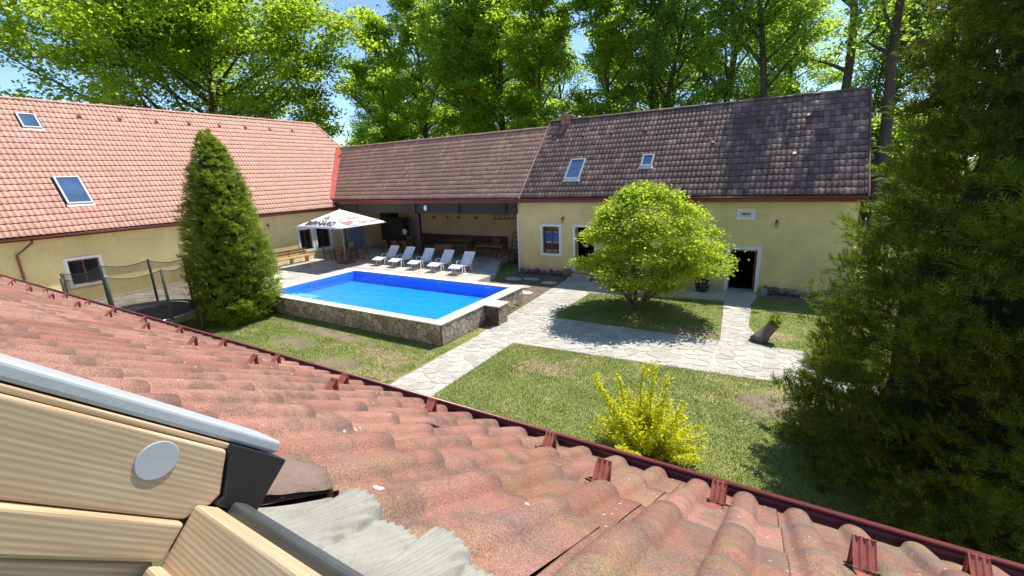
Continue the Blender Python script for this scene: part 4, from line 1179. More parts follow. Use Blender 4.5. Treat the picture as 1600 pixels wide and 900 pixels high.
for s in (-1, 1): lad.bar(base+dx*s*.6+Vector((.25, -.25, 0)), base+dx*s*.6+Vector((0, 0, TZZ)), .035)
for i in range(3): t = (i+.7)/3.4; c_ = base+Vector((.25, -.25, 0))*(1-t)+Vector((0, 0, TZZ*t)); lad.bar(c_-dx*.6, c_+dx*.6, .04)
lad.build('ladder', M['steel'], tr)

# ------------------------------------------------------------------ own roof (foreground)
YE, ZE, AR = 1.476, 4.485, R(30)
cA, sA = math.cos(AR), math.sin(AR)
own = tag(empty('house', (0, 0, 0)), 'near house with weathered red double-roll roof tiles and dark red gutter', 'house')
nroof = empty('roof', parent=own)
TN = frame((0, YE, ZE-.012), (-1, 0, 0), (0, -cA, sA), (0, sA, cA))       # local x = -X, y upslope
TW, TL_ = .302, .34
def prof(x):     # x across the tile in +X sense from the seam
    z = np.zeros_like(x)
    for c_ in (.056, .207):
        d = np.abs(x-c_)/.038
        z = np.maximum(z, .029*np.clip(1-d**2.2, 0, 1)**.52)
    return z+.003*np.cos(2*np.pi*(x-.13)/.15)*(z < .004)
def near_tile():
    xs = np.concatenate([[0], np.linspace(.0035, .30, 41)])
    z = prof(xs); z[0] = z[1]
    rows = []
    ny = 7; Ltot = TL_*1.10
    for j in range(ny):
        t = j/(ny-1); y = Ltot*(1-t)
        lift = .022*(1-y/TL_); sag = -.001 if j == ny-1 else 0
        rows.append(np.stack([-xs, np.full_like(xs, y), z+lift+sag], 1))
    # rounded nose and front face
    rows.append(rows[-1].copy())
    rows.append(np.stack([-xs, np.full_like(xs, -.003), z+.022-.012], 1))
    rows.append(np.stack([-xs, np.full_like(xs, .006), z+.022-.026], 1))
    V = np.concatenate(rows); n = len(xs); F = []
    for j in range(len(rows)-1):
        if j == ny-1: continue
        for i in range(n-1):
            a = j*n+i; F.append((a, a+n, a+n+1, a+1))
    # seam side face
    nr = len(rows); base = len(V)
    side = np.array([(0.0, r_[0, 1], r_[0, 2]-.022) for r_ in rows]); V = np.concatenate([V, side])
    for j in range(nr-1): F.append((j*n, base+j, base+j+1, (j+1)*n))
    return V, np.array(F)
V, F = near_tile()
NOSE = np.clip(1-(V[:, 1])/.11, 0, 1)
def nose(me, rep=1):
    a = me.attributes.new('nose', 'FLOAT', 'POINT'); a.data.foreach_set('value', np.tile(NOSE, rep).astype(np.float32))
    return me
tmesh = [None]*4
for q in range(4):
    VV = V.copy(); VV[:, 2] += .0012*np.sin(VV[:, 0]*60+q*2)+.0015*np.sin(VV[:, 1]*13+q*1.7)
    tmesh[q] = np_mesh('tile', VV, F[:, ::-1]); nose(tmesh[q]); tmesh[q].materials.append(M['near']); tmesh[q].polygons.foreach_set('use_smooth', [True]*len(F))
cells = []
for c_ in range(-80, 11):
    for r_ in range(0, 10):
        x0 = -.232+c_*TW; yy = r_*TL_-.05
        if x0 > -.66 and x0 < .62 and r_ >= 4: continue
        cells.append((c_, r_, x0, yy))
cells.sort(key=lambda q: (q[2]+.15)**2+(YE-q[3]*cA-.3)**2)
jr = random.Random(2); rest = []
for i, (c_, r_, x0, yy) in enumerate(cells):
    T = TN @ Matrix.Translation((-x0+jr.uniform(-.001, .001), yy+jr.uniform(-.004, .004), jr.uniform(0, .002))) @ Euler((jr.uniform(-.004, .004), jr.uniform(-.007, .007), jr.uniform(-.004, .004))).to_matrix().to_4x4()
    if i < 300:
        o = bpy.data.objects.new('tile', tmesh[i % 4]); C.objects.link(o); o.parent = nroof; o.matrix_local = T
    else: rest.append(T)
XS = V; vv = np.concatenate([XS @ np.array(T)[:3, :3].T+np.array(T)[:3, 3] for T in rest]); ff = (F[:, ::-1][None]+(np.arange(len(rest))*len(V))[:, None, None]).reshape(-1, 4)
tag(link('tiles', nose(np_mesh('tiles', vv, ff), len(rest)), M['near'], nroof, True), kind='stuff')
def NP(x, s, h=0): return Vector((x, YE-s*cA+h*sA, ZE+s*sA+h*cA))
for (a, b_, c0, c1) in ((-25, -.62, 0, 3.4), (-.62, .62, 0, 1.42), (.62, 3.1, 0, 3.4)):
    quad(nroof, 'deck', [NP(a, c0+.02, -.03), NP(b_, c0+.02, -.03), NP(b_, c1, -.03), NP(a, c1, -.03)], M['gutter'], .04)
gutter(own, (-25, YE+.048, ZE-.010), (3.2, YE+.048, ZE-.010), (0, 1, 0), .062, .003)
for i in range(28): MB().box((-.4-i*.9, YE+.0, ZE-.065), (-.376-i*.9, YE+.13, ZE-.052)).build('gutter_bracket', M['gutter'], own)
MB().box((-25, YE-.02, ZE-.20), (3.1, YE+0.0, ZE-.02)).build('fascia', M['gutter'], own)
MB().box((-25, .6, 0), (3.0, 1.05, 4.2)).build('wall', M['wall'], own)
# snow guards
def guard_mesh():
    m = MB()
    def ribbed(p0, p1, w, amp, t):
        n = 12; d = (Vector(p1)-Vector(p0)); nn = Vector((1, 0, 0)).cross(d).normalized(); b0 = len(m.v)
        for side in (0, 1):
            for (p) in (p0, p1):
                for i in range(n+1):
                    x = -w/2+w*i/n; a = amp*(1 if (i % 4) in (1, 2) else 0); m.v.append(tuple(Vector((x, 0, 0))+Vector(p)+nn*(a-side*t)))
        k = n+1
        for i in range(n):
            m.f.append((b0+i, b0+i+1, b0+k+i+1, b0+k+i)); m.f.append((b0+2*k+i, b0+3*k+i, b0+3*k+i+1, b0+2*k+i+1))
        m.f += [(b0, b0+k, b0+3*k, b0+2*k), (b0+k-1, b0+3*k-1, b0+4*k-1, b0+2*k-1), tuple(b0+k+i for i in range(k))+tuple(b0+3*k+i for i in reversed(range(k)))]
    ribbed((0, .012, .004), (0, -.012, .078), .046, .004, .0016)
    ribbed((0, -.05, .004), (0, -.0135, .079), .046, -.004, .0016)
    m.box((-.023, .012, .002), (.023, .085, .0045))
    return m.mesh('snow_guard')
GM = guard_mesh(); GM.materials.append(M['guard']); GM.transform(Matrix.Scale(.94, 4))
dm = MB()
for i in range(40):
    a = random.uniform(0, 6.28); r_ = random.uniform(0, .04); s_ = random.uniform(.003, .008); p = Vector((r_*math.cos(a)*1.3, r_*math.sin(a)*.8, s_*.6))
    dm.box(p-Vector((s_, s_*.5, s_*.4)), p+Vector((s_, s_*.5, s_*.6)), None)
DM = dm.mesh('moss_debris'); DM.materials.append(M['debris'])
gi = 0
for rowx, rows_, nn in ((.22, .50, 40), (-.10, .165, 40)):
    for k in range(-1 if rowx < 0 else 0, nn):
        x = rowx-.604*k
        if rowx > 0 and k == 2:
            d_ = bpy.data.objects.new('moss_debris', DM); C.objects.link(d_); d_.parent = nroof; d_.matrix_local = TN @ Matrix.Translation((-x, rows_+.02, .018)) @ Matrix.Scale(1.7, 4); continue
        o = bpy.data.objects.new('snow_guard', GM); C.objects.link(o); o.parent = nroof
        o.matrix_local = TN @ Matrix.Translation((-x, rows_-.01, .010)) @ Euler((0, 0, jr.uniform(-.12, .12))).to_matrix().to_4x4()
        if k < 12 and jr.random() < .9:
            d_ = bpy.data.objects.new('moss_debris', DM); C.objects.link(d_); d_.parent = nroof; d_.matrix_local = TN @ Matrix.Translation((-x, rows_-.012, .017)) @ Matrix.Scale(jr.uniform(.9, 1.4), 4)

# roof window frame close to the camera
AW = R(43.5); O_ = Vector((-.5, .2, 5.322))
Tw = frame(O_, (1, 0, 0), (0, math.cos(AW), -math.sin(AW)), (0, math.sin(AW), math.cos(AW)))   # x right, u downslope, n out
rw = empty('roof_window'); rw.matrix_local = Tw
tag(rw, 'pine roof window frame with grey metal cover and round grey plug', 'roof window')
def lbox(a, b, name, mat, bev=.002):
    o = MB().box(a, b).build(name, M[mat], rw)
    if bev: bevel_obj(o, bev, 3)
    return o
# side boards (x<0 is outside the left jamb)
m = MB(); m.prism([(-.9, -.072), (.001, -.0725), (.020, -.055), (.025, -.044), (.004, .0), (-.9, .0)], -.035, .0, Matrix(((0, 0, 1, 0), (1, 0, 0, 0), (0, 1, 0, 0), (0, 0, 0, 1))))
bevel_obj(m.build('side_board', M['pine'], rw), .003, 3)
lbox((-.040, -.9, -.1105), (.007, .0, -.0735), 'side_board', 'pine', .004)
lbox((-.040, -.9, -.22), (-.004, .0, -.114), 'side_board', 'pine', .004)
lbox((-.034, -.9, .0005), (-.004, .020, .0065), 'top_batten', 'pine', .002)
lbox((.0005, .002, -.24), (1.0, .030, -.0555), 'bottom_board', 'pine_x', .004)
lbox((.006, -.014, -.26), (1.0, .0015, -.112), 'bottom_board', 'pine_x', .004)
lbox((.0005, .0305, -.24), (1.0, .040, -.060), 'bottom_board', 'pine_x', .002)
# covers
lbox((-.060, -.9, .008), (-.006, .070, .023), 'side_cover', 'frame_grey', .004)
m = MB(); m.prism([(.0052, .0), (.0262, -.044), (.022, -.054), (.076, -.060), (.080, .006), (.005, .0075)], -.058, .004, Matrix(((0, 0, 1, 0), (1, 0, 0, 0), (0, 1, 0, 0), (0, 0, 0, 1))))
bevel_obj(m.build('corner_gasket', M['gasket'], rw), .002, 2)
lbox((-.02, .041, -.075), (1.1, .062, -.048), 'bottom_cover', 'dark_metal', .004)
lbox((-.02, .0625, -.11), (1.1, .098, -.058), 'bottom_cover', 'dark_metal', .006)
lbox((-.075, -.9, -.12), (-.062, .07, .012), 'side_flashing', 'dark_metal', .002)
o = MB().lathe([(.0185, 0), (.0185, .0008), (.0178, .0013)], (0, 0, 0), 32).build('plug', M['plug'], rw)
o.matrix_local = frame((.0004, -.058, -.023), (0, 1, 0), (0, 0, 1), (1, 0, 0))
# pleated apron draped over the tiles
nx_, ns_ = 1300, 24
X = np.linspace(-.532, .62, nx_); 
low = 1.300+.035*np.clip((-.42-X)/.1, 0, 1)+.016*np.sin((X+.52)*2*np.pi/.30)+.010*np.sin(X*17)+.0012*np.sin(X*2*np.pi/.013)-.03*np.clip((X+.36)/.1, 0, 1)
VV = []
for i, x in enumerate(X):
    for j in range(ns_):
        t = j/(ns_-1); s = low[i]*(1-t)+1.450*t
        xw = x+.25*(s-1.30)*(-1)
        xm = ((xw+.232) % TW)
        rr_ = (s+.05)/TL_; fr = rr_-math.floor(rr_)
        h = float(prof(np.array([xm]))[0])*(1.0-.9*t)+.019*(1-fr)*(1-t)-.012+.016*t
        ph = (x+.12*s+.004*math.sin(s*30))*2*math.pi/.0135
        VV.append(NP(x, s, h+.0019*math.sin(ph)))
idx = np.arange(nx_*ns_).reshape(nx_, ns_); FF = np.stack([idx[:-1, :-1], idx[:-1, 1:], idx[1:, 1:], idx[1:, :-1]], -1).reshape(-1, 4)
iT = np.array(Tw.inverted()); VV = np.array(VV) @ iT[:3, :3].T+iT[:3, 3]
ap = link('apron_flashing', np_mesh('apron_flashing', VV, FF), M['lead'], rw, True)
sm = ap.modifiers.new('solid', 'SOLIDIFY'); sm.thickness = .002
# broken tile end above the apron
xs = np.linspace(-.67, -.535, 34); n = len(xs); VV = []; rj = random.Random(4)
for j in range(8):
    for i, x in enumerate(xs):
        s0 = 1.325+.010*math.sin(x*70)+rj.uniform(-.008, .008); s = s0+(1.50-s0)*j/7
        VV.append(NP(x, s, .018+.024*max(0, math.sin(math.pi*(x+.67)/.135))**.6+rj.uniform(-.0015, .0015)))
for i, x in enumerate(xs): 
    p = VV[i]; VV.append(p-Vector((0, 0, .022))+Vector((0, -rj.uniform(0, .004), rj.uniform(-.003, .003))))
FF = [(j*n+i, j*n+i+1, (j+1)*n+i+1, (j+1)*n+i) for j in range(7) for i in range(n-1)]+[(8*n+i, 8*n+i+1, i+1, i) for i in range(n-1)]
m = MB(); m.v = [tuple(p) for p in VV]; m.f = FF; bt = m.build('tile', M['concrete'], nroof, True); bt['label'] = 'tile with rough broken grey end'
# white lime spots on the tiles
for (x, s, a) in ((-.56, 1.20, .012), (-.44, 1.115, .008), (-.33, 1.08, .007)):
    m = MB(); k = 12
    xm = (x+.232) % TW; yr = (s+.05) % TL_; h = float(prof(np.array([xm]))[0])+.022*(1-yr/TL_)-.001
    m.prism([(a*math.cos(2*math.pi*i/k)*rj.uniform(.8, 1.1), a*.8*math.sin(2*math.pi*i/k)*rj.uniform(.8, 1.1)) for i in range(k)], 0, .0015)
    o = m.build('lime_spot', M['daisy'], nroof); o.matrix_local = TN @ Matrix.Translation((-x, s, h))

# ------------------------------------------------------------------ plants
def leaf_quads(P, Nrm, size, aspect=.6, seed=1):
    """rhombus leaves, folded slightly; P centres, Nrm approximate normals"""
    r_ = np.random.default_rng(seed); n = len(P)
    t = r_.normal(size=(n, 3)); Nn = Nrm/np.linalg.norm(Nrm, axis=1, keepdims=True)
    t -= (t*Nn).sum(1, keepdims=True)*Nn; t /= np.linalg.norm(t, axis=1, keepdims=True); b = np.cross(Nn, t)
    s = size*r_.uniform(.65, 1.3, n)[:, None]
    v0 = P-t*s*.5; v2 = P+t*s*.5; off = Nn*s*.10
    v1 = P+b*s*.5*aspect+off; v3 = P-b*s*.5*aspect+off
    V = np.stack([v0, v1, v2, v3], 1).reshape(-1, 3); F = np.arange(4*n).reshape(-1, 4); return V, F

def grow_tree(seed, H, trunk_r, crown0, spread, nlimb, lean=(0, 0), leafn=26000, leaf=.17, up=.55, fork=None, sub=7, clump=.55, wide=1., dens_top=1.):
    """returns (trunk MB, leaf V, F)"""
    r_ = random.Random(seed); nr = np.random.default_rng(seed); m = MB(); tips = []
    def branch(p, d, L, r0, depth, n=5):
        pts = [p.copy()]; rs = [r0]; d = d.copy()
        for i in range(n):
            d = (d+Vector((r_.gauss(0, .13), r_.gauss(0, .13), r_.gauss(.04, .09)))).normalized()
            p = p+d*L/n; pts.append(p.copy()); rs.append(max(.006, r0*(1-.85*(i+1)/n)))
        m.tube(pts, rs, 7 if depth < 1 else (5 if depth < 2 else 4), False)
        return pts, d
    trunks = [(Vector((0, 0, 0)), Vector((lean[0], lean[1], 1)).normalized(), H, trunk_r)]
    if fork: trunks.append((Vector((.15, .1, 0)), Vector((lean[0]+fork, lean[1]+fork*.4, 1)).normalized(), H*.92, trunk_r*.7))
    for (p, d, HH, tr_) in trunks:
        n = 14; pts = [p]; rs = [tr_*1.25]
        for i in range(n):
            d = (d+Vector((r_.gauss(0, .035), r_.gauss(0, .035), .03))).normalized(); pts.append(pts[-1]+d*HH/n); rs.append(tr_*(1-.93*((i+1)/n)**1.1)+.01)
        m.tube(pts, rs, 9, False)
        for k in range(nlimb):
            t = crown0+(1-crown0)*((k+r_.random())/nlimb)**.95; t = min(t, .985); f = t*n; i = min(int(f), n-1)
            q = pts[i].lerp(pts[i+1], f-i); a = k*2.399+r_.uniform(-.5, .5)
            tt = (t-crown0)/(1-crown0); L = spread*(math.sin(math.pi*min(1, .18+.82*tt)**.9)*.75+.35)*r_.uniform(.75, 1.2)*wide
            d0 = Vector((math.cos(a), math.sin(a), up+r_.uniform(-.2, .3)+tt*.5)).normalized()
            bp, d1 = branch(q, d0, L, tr_*.34*(1-.6*tt)+.015, 0)
            for j in range(sub):
                u = .25+.75*(j+r_.random()*.6)/sub; f2 = u*5; i2 = min(int(f2), 4); q2 = bp[i2].lerp(bp[i2+1], min(1, f2-i2))
                dd = (bp[i2+1]-bp[i2]).normalized(); sd = Vector((r_.gauss(0, 1), r_.gauss(0, 1), r_.gauss(.15, .6))).normalized()
                d2 = (dd*.6+sd*.8).normalized(); L2 = L*.42*(1.15-u*.5)*r_.uniform(.6, 1.2)
                sp, _ = branch(q2, d2, L2, .018+.012*(1-u), 1, 3)
                tips += [(sp[1], .7), (sp[2], 1.), (sp[3], 1.)]
            tips.append((bp[-1], 1.))
    T = np.array([t[0] for t in tips]); Wt = np.array([t[1] for t in tips]); Wt = Wt*nr.uniform(.25, 1.6, len(Wt)); Wt /= Wt.sum()
    ci = nr.choice(len(T), leafn, p=Wt)
    off = nr.normal(0, 1, (leafn, 3))*np.array([clump, clump, clump*.42])
    P = T[ci]+off
    Nn = nr.normal(0, .55, (leafn, 3))+np.array([0, 0, 1.])
    V, F = leaf_quads(P, Nn, leaf, .75, seed)
    return m, V, F

TREES = {}
def tree_kind(name, leafmats, **kw):
    m, V, F = grow_tree(**kw); tm_ = m.mesh('trunk'); tm_.polygons.foreach_set('use_smooth', [True]*len(tm_.polygons))
    cm = np_mesh('crown', V, F); TREES[name] = (tm_, cm)
def plant(kind, x, y, rz, s, mat, label, cat='tree', group='trees behind the houses', z=0, bark='bark'):
    tm_, cm = TREES[kind]
    e_ = empty('tree', (x, y, z), rz); e_.scale = (s, s, s)
    for nm, me_, mt in (('trunk', tm_, M[bark]), ('crown', cm, M[mat])):
        o = bpy.data.objects.new(nm, me_); C.objects.link(o); o.parent = e_
        if len(me_.materials) == 0: me_.materials.append(None)
        o.material_slots[0].link = 'OBJECT'; o.material_slots[0].material = mt
    tag(e_, label, cat, group)
    return e_
tree_kind('a', 0, seed=1, H=23, trunk_r=.42, crown0=.30, spread=5.2, nlimb=26, leafn=30000, leaf=.27, clump=.45)
tree_kind('b', 0, seed=2, H=25, trunk_r=.34, crown0=.36, spread=4.2, nlimb=28, fork=.10, leafn=26000, leaf=.26, clump=.42)
tree_kind('c', 0, seed=3, H=21, trunk_r=.28, crown0=.22, spread=4.0, nlimb=26, leafn=28000, leaf=.26, up=.7, clump=.45)
tree_kind('d', 0, seed=4, H=24, trunk_r=.38, crown0=.42, spread=4.6, nlimb=22, leafn=17000, leaf=.25, lean=(.06, 0))
tree_kind('f', 0, seed=12, H=24, trunk_r=.36, crown0=.40, spread=4.6, nlimb=13, leafn=3600, leaf=.27, clump=.42)
tree_kind('e', 0, seed=5, H=17, trunk_r=.5, crown0=.22, spread=11.5, nlimb=32, leafn=130000, leaf=.27, up=.40, sub=13, clump=.62)
tree_kind('bare', 0, seed=6, H=20, trunk_r=.22, crown0=.3, spread=5, nlimb=22, leafn=2600, leaf=.16, up=1.0, lean=(.08, -.05), fork=.12)
TL2 = [  # kind, x, y, rot, scale, leaf, label
 ('e', -49.5, 23.0, 2.3, 1.2, 'leafB', 'huge spreading tree with long slanting limbs rising behind the left salmon roof'),
 ('c', -40.0, 38.5, .7, 1.05, 'leafA', 'slim tree whose dark trunk stands just right of the salmon roof end'),
 ('a', -35.5, 40.5, 1.9, 1.0, 'leafA', 'tall tree with straight dark trunk over the left part of the pavilion ridge'),
 ('b', -29.5, 40.0, .3, 1.0, 'leafA', 'tall tree with two close trunks above the middle of the pavilion ridge'),
 ('d', -27.6, 42.5, 3.9, 1.0, 'leafC', 'tall thin-crowned tree between the double-trunked tree and the thick-trunked tree'),
 ('a', -25.2, 40.5, 4.4, 1.08, 'leafB', 'tree with the thickest dark trunk above the right end of the pavilion ridge'),
 ('c', -19.3, 39.0, 2.6, 1.0, 'leafB', 'bright yellow-green tree directly behind the brick chimney'),
 ('c', -15.0, 40.0, 5.2, 1.04, 'leafB', 'bright leafy tree right of the chimney over the left roof skylight'),
 ('b', -10.3, 40.5, 1.2, .95, 'leafC', 'slender blue-green tree with sky showing round it above the right house'),
 ('d', -5.6, 40.5, .2, .98, 'leafA', 'tree with thin straight trunk above the shaded middle of the dark roof'),
 ('d', -1.2, 39.0, 3.0, .98, 'leafC', 'shaded leafy tree left of the thickest trunk above the dark roof'),
 ('f', 2.3, 36.0, 2.0, 1.0, 'leafA', 'tall tree with forked trunk above the right part of the dark roof'),
 ('f', 4.6, 33.5, 5.6, 1.02, 'leafC', 'tree with dark thick trunk near the right end of the dark roof'),
 ('bare', 8.6, 34.0, 1.0, 1.0, 'leafA', 'sparse nearly leafless tree with leaning trunks right of the dark roof gable'),
 ('bare', 10.5, 37.5, 2.8, 1.0, 'leafB', 'sparse leaning tree against blue sky beside the big dark thuja'),
]
for (k, x, y, rz, s, mt, lb) in TL2: plant(k, x, y, rz, s, mt, lb)
br = random.Random(8)
for i in range(17):
    x = -62+i*5.2+br.uniform(-1.5, 1.5); y = 56+br.uniform(-4, 7)
    plant('abcd'[i % 4], x, y, br.uniform(0, 6.28), br.uniform(.85, 1.05), ['leafA', 'leafC', 'leafB'][i % 3], 'tree of the far row seen between the nearer trunks', group='far row of trees')
# undergrowth between the trunks
tree_kind('u', 0, seed=9, H=6.5, trunk_r=.1, crown0=.06, spread=2.8, nlimb=22, leafn=13000, leaf=.26, up=.6, clump=.6)
for i in range(15):
    x = -52+i*4.4+br.uniform(-1, 1); y = 45+br.uniform(-2, 3)
    plant('u', x, y, br.uniform(0, 6.28), br.uniform(1.1, 1.6), ['leafA', 'leafC'][i % 2], 'leafy young tree of the undergrowth behind the tall trunks', group='undergrowth trees behind the houses')

# ---- thuja builder
def spray_template(seed):
    r_ = random.Random(seed); V = []; F = []
    def tri(a, b, c): n = len(V); V.extend([a, b, c]); F.append((n, n+1, n+2))
    tri((0, -.03, 0), (0, .03, 0), (1, 0, 0))
    for i in range(3):
        t = .12+i*.25; L = (.46-.30*i/3)
        for s in (-1, 1):
            b = Vector((t, 0, 0)); e_ = b+Vector((L*.75, s*L*.75, r_.uniform(-.08, .08)))
            w = .07; tri((b.x-w, 0, 0), (b.x+w, 0, 0), tuple(e_))
    return np.array(V, float), np.array(F)
def thuja(name, base, H, rad, n, size, seed, mat, core=.60, wob=.12, per=22, bough=.9):
    """rad(t) -> radius at height fraction t. returns Empty with foliage + trunk"""
    nr = np.random.default_rng(seed)
    root = empty(name, base)
    V, F = spray_template(seed)
    nb = n//per
    t = nr.uniform(0, 1, nb*4); keep = nr.uniform(0, 1, nb*4) < (rad(t)/rad(np.linspace(0, 1, 50)).max()+.06); t = t[keep][:nb]; nb = len(t)
    a = nr.uniform(0, 2*np.pi, nb)
    lump = 1+wob*(np.sin(a*3+t*9+seed)+.7*np.sin(a*7-t*23)+.6*np.sin(a*11+t*41))*.5+nr.normal(0, wob*.35, nb)
    R0 = rad(t)*lump
    o_ = np.stack([np.cos(a), np.sin(a), np.zeros(nb)], 1); sdir = np.stack([-np.sin(a), np.cos(a), np.zeros(nb)], 1)
    tip = o_*R0[:, None]+np.array([0, 0, 1.])*(t*H)[:, None]
    rise = nr.uniform(-.05, .75, nb)
    bl = np.minimum(R0*.55, bough)*nr.uniform(.8, 1.2, nb)
    bdir = o_+np.array([0, 0, 1.])*rise[:, None]+sdir*nr.normal(0, .35, nb)[:, None]; bdir /= np.linalg.norm(bdir, axis=1, keepdims=True)
    n = nb*per; bi = np.repeat(np.arange(nb), per)
    u = nr.beta(1.6, 1.1, n); lat = nr.uniform(-1, 1, n)
    latdir = np.cross(bdir, np.array([0, 0, 1.])); latdir /= np.linalg.norm(latdir, axis=1, keepdims=True)
    P = tip[bi]-bdir[bi]*(bl[bi]*(1-u))[:, None]+latdir[bi]*(lat*bl[bi]*.42*(1.15-u))[:, None]
    P[:, 2] -= .10*bl[bi]*(2*u-1)**2+.12*bl[bi]*lat**2
    ax = bdir[bi]+latdir[bi]*(lat*.75)[:, None]+nr.normal(0, .20, (n, 3))+np.array([0, 0, .12]); ax /= np.linalg.norm(ax, axis=1, keepdims=True)
    hang = nr.uniform(0, 1, n) < .5; alt = np.array([0, 0, .75])+sdir[bi]*nr.normal(0, .7, n)[:, None]+o_[bi]*.45; alt /= np.linalg.norm(alt, axis=1, keepdims=True); ax = np.where(hang[:, None], alt, ax)
    q = nr.normal(0, .38, (n, 3))+np.where(hang[:, None], o_[bi], np.array([0, 0, 1.])); sd = np.cross(ax, q); sd /= np.linalg.norm(sd, axis=1, keepdims=True); nn = np.cross(sd, ax)*-1
    s = size*nr.uniform(.6, 1.35, n)[:, None, None]
    W = P[:, None]+s*(V[None, :, 0:1]*ax[:, None]+V[None, :, 1:2]*sd[:, None]+(V[None, :, 2:3]+.22*V[None, :, 0:1]**2)*nn[:, None])
    FF = (F[None]+(np.arange(n)*len(V))[:, None, None]).reshape(-1, 3)
    link('crown', np_mesh('crown', W.reshape(-1, 3), FF), M[mat], root)
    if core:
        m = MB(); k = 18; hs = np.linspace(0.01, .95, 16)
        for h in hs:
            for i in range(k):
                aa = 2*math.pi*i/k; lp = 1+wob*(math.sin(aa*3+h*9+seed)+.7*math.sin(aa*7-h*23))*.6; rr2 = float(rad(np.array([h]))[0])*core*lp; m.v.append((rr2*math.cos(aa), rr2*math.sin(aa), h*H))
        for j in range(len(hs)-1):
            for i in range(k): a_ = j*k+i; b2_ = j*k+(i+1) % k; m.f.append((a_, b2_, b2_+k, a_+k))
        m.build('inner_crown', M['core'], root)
    MB().tube([(0, 0, -.1), (0, 0, H*.9)], [.14, .02], 8).build('trunk', M['bark'], root)
    return root
def radL(t): return 1.62*np.interp(t, [0, .05, .12, .35, .57, .8, .93, 1.], [.66, .88, 1.0, .96, .80, .54, .28, .05])
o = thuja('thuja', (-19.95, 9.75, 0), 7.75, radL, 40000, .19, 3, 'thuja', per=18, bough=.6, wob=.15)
tag(o, 'conical green thuja standing on the lawn between the trampoline and the pool', 'thuja')
def radR(t): return 4.05*np.interp(t, [0, .03, .12, .3, .5, .75, .95, 1.], [.9, .97, 1.0, .90, .76, .50, .2, .02])
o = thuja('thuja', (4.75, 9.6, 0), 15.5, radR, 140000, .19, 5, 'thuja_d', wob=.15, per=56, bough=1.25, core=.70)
tag(o, 'huge dark thuja filling the right side of the courtyard beside the near roof', 'thuja')

# ---- maple
r_ = random.Random(21); nr = np.random.default_rng(21)
mp = empty('maple', (-4.95, 17.75, 0)); m = MB(); tips = []
for k in range(9):
    a = k*2.399; d = Vector((math.cos(a)*.62, math.sin(a)*.62, 1)).normalized(); p = Vector((math.cos(a)*.07, math.sin(a)*.07, 0)); pts = [p]; rs = [.07]
    for i in range(6):
        d = (d+Vector((math.cos(a)*.10, math.sin(a)*.10, -.04))+Vector((r_.gauss(0, .1), r_.gauss(0, .1), 0))).normalized(); p = p+d*.5; pts.append(p); rs.append(.055*(1-i/7))
        if i >= 1:
            for q in range(3):
                sd = Vector((r_.gauss(0, 1), r_.gauss(0, 1), r_.gauss(.1, .4))).normalized(); e_ = p+(d*.3+sd).normalized()*r_.uniform(.5, 1.1); m.tube([p, p.lerp(e_, .5)+Vector((0, 0, .05)), e_], [.02, .012, .005], 4, False)
    m.tube(pts, rs, 7, False)
m.build('trunk', M['bark2'], mp, True)
def crown_r(th, z):      # z in 0..1
    return np.interp(z, [0, .08, .25, .5, .75, .9, 1], [.35, .70, .98, 1., .80, .52, .12])
ncl = 330; zz = nr.uniform(0, 1, ncl); th = nr.uniform(0, 2*np.pi, ncl)
rad_ = crown_r(th, zz)*np.sqrt(nr.uniform(.35, 1.0, ncl))*(1+.10*np.sin(th*4+zz*6)+.09*np.sin(th*9+zz*13)+nr.normal(0, .07, ncl))
cx = np.where(np.cos(th) > 0, 2.95, 2.35)
cl = np.stack([rad_*np.cos(th)*cx, rad_*np.sin(th)*2.6, 1.02+zz*3.95], 1)
cl[:, 0] += .25; cl[:, 2] += -.10*(rad_**2)*2.5*(zz > .3)
leafn = 46000; w = nr.uniform(.3, 1.5, ncl); w /= w.sum(); ci = nr.choice(ncl, leafn, p=w)
off = nr.normal(0, 1, (leafn, 3))*np.array([.24, .24, .09]); P = cl[ci]+off; P[:, 2] -= .25*(off[:, 0]**2+off[:, 1]**2)
V, F = leaf_quads(P, nr.normal(0, .5, (leafn, 3))+np.array([0, 0, 1.]), .12, .7, 22)
link('crown', np_mesh('crown', V, F), M['maple'], mp)
tag(mp, 'round lime-green Japanese maple on the lawn island in front of the dark roofed house', 'maple')

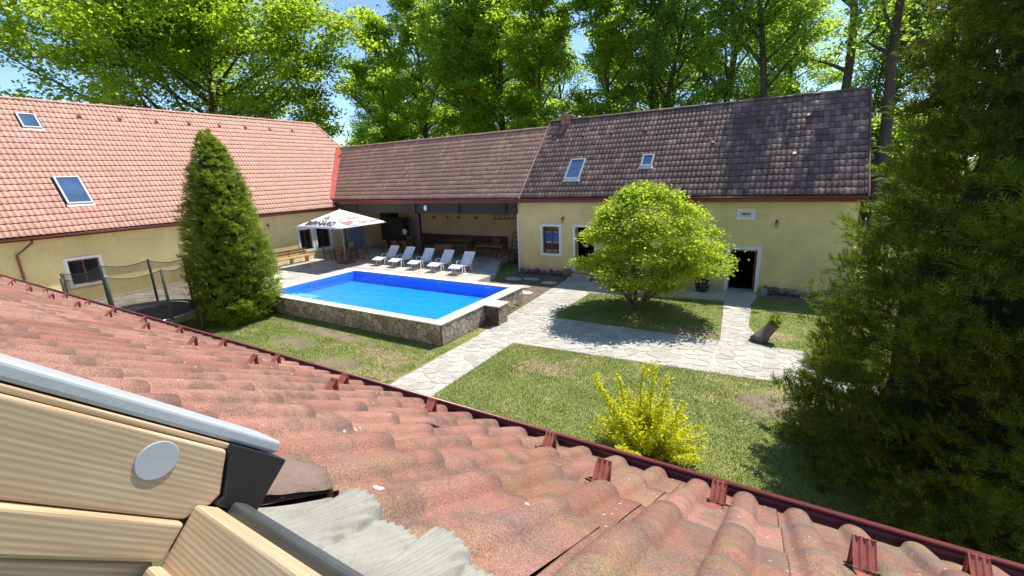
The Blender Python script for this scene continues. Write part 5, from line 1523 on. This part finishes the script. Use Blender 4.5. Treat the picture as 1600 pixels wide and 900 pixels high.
# ---- golden shrub
sh = empty('shrub', (-2.05, 8.15, 0)); r_ = random.Random(31); m = MB(); LP_, LN = [], []
shoots = []
for k in range(95):
    a = r_.uniform(0, 6.28); el = r_.uniform(.1, 1.3); L = r_.uniform(.6, 1.25)
    shoots.append((a, el, L))
shoots += [(3.3, 1.3, 1.7), (2.2, 1.35, 1.8), (.5, 1.35, 1.75), (1.5, 1.42, 1.85), (3.0, .8, 1.7), (2.9, .75, 1.6), (0, 1.1, 1.5), (-.4, .25, 1.3), (-.2, .2, 1.2)]
for (a, el, L) in shoots:
    p = Vector((math.cos(a)*.12, math.sin(a)*.12, .05)); d = Vector((math.cos(a)*math.cos(el), math.sin(a)*math.cos(el), math.sin(el))); pts = [p]; n = 7
    for i in range(n): d = (d+Vector((r_.gauss(0, .08), r_.gauss(0, .08), .05))).normalized(); p = p+d*L/n; pts.append(p)
    m.tube(pts, [.010*(1-.8*i/n)+.002 for i in range(n+1)], 4, False)
    for i in range(1, n):
        for q in range(int(19*L)):
            t = r_.random(); b_ = pts[i].lerp(pts[i+1], t)+Vector((r_.gauss(0, .045), r_.gauss(0, .045), r_.gauss(0, .045))); LP_.append(b_); LN.append((r_.gauss(0, .7), r_.gauss(0, .7), 1))
m.build('stems', M['bark2'], sh)
V, F = leaf_quads(np.array(LP_), np.array(LN, float), .085, .5, 32)
link('foliage', np_mesh('foliage', V, F), M['gold'], sh)
tag(sh, 'bright golden-yellow leafy shrub with upright shoots on the lawn just beyond the gutter', 'shrub')

# ---- stump planter with grassy plant
sp = empty('planter', (-.15, 15.95, 0)); m = MB()
m.tube([(-.22, -.12, -.02), (-.15, -.06, .12), (-.03, 0, .3), (.12, .05, .5), (.2, .07, .62)], [.30, .24, .19, .17, .18], 12); m.build('stump', M['bark2'], sp, True)
V = []; F = []
for i in range(260):
    a = rng.uniform(0, 6.28); L = rng.uniform(.18, .42); el = rng.uniform(.4, 1.4); b_ = np.array([.2+rng.normal(0, .07), .07+rng.normal(0, .07), .62])
    d = np.array([math.cos(a)*math.cos(el), math.sin(a)*math.cos(el), math.sin(el)]); sd = np.array([-math.sin(a), math.cos(a), 0])*.012
    n = len(V); V += [b_-sd, b_+sd, b_+d*L*.6+sd, b_+d*L*.6-sd, b_+d*L+np.array([0, 0, -.12*L])]; F += [(n, n+1, n+2, n+3), (n+3, n+2, n+4, n+4)]
F = [f if f[2] != f[3] else f[:3] for f in F]
mm = MB(); mm.v = [tuple(v) for v in V]; mm.f = F; mm.build('grassy_plant', M['thuja'], sp)
tag(sp, 'bent hollow tree stump planter with a grassy plant on top beside the flagstone path', 'planter')
# low juniper at the foot of the big thuja
def radJ(t): return 1.05*np.interp(t, [0, .3, .7, 1.], [1., .95, .6, .1])
o = thuja('juniper', (1.9, 14.6, 0), .75, radJ, 2600, .2, 8, 'thuja_d', bough=.6); tag(o, 'low spreading juniper overhanging the flagstone path at the foot of the big thuja', 'juniper')
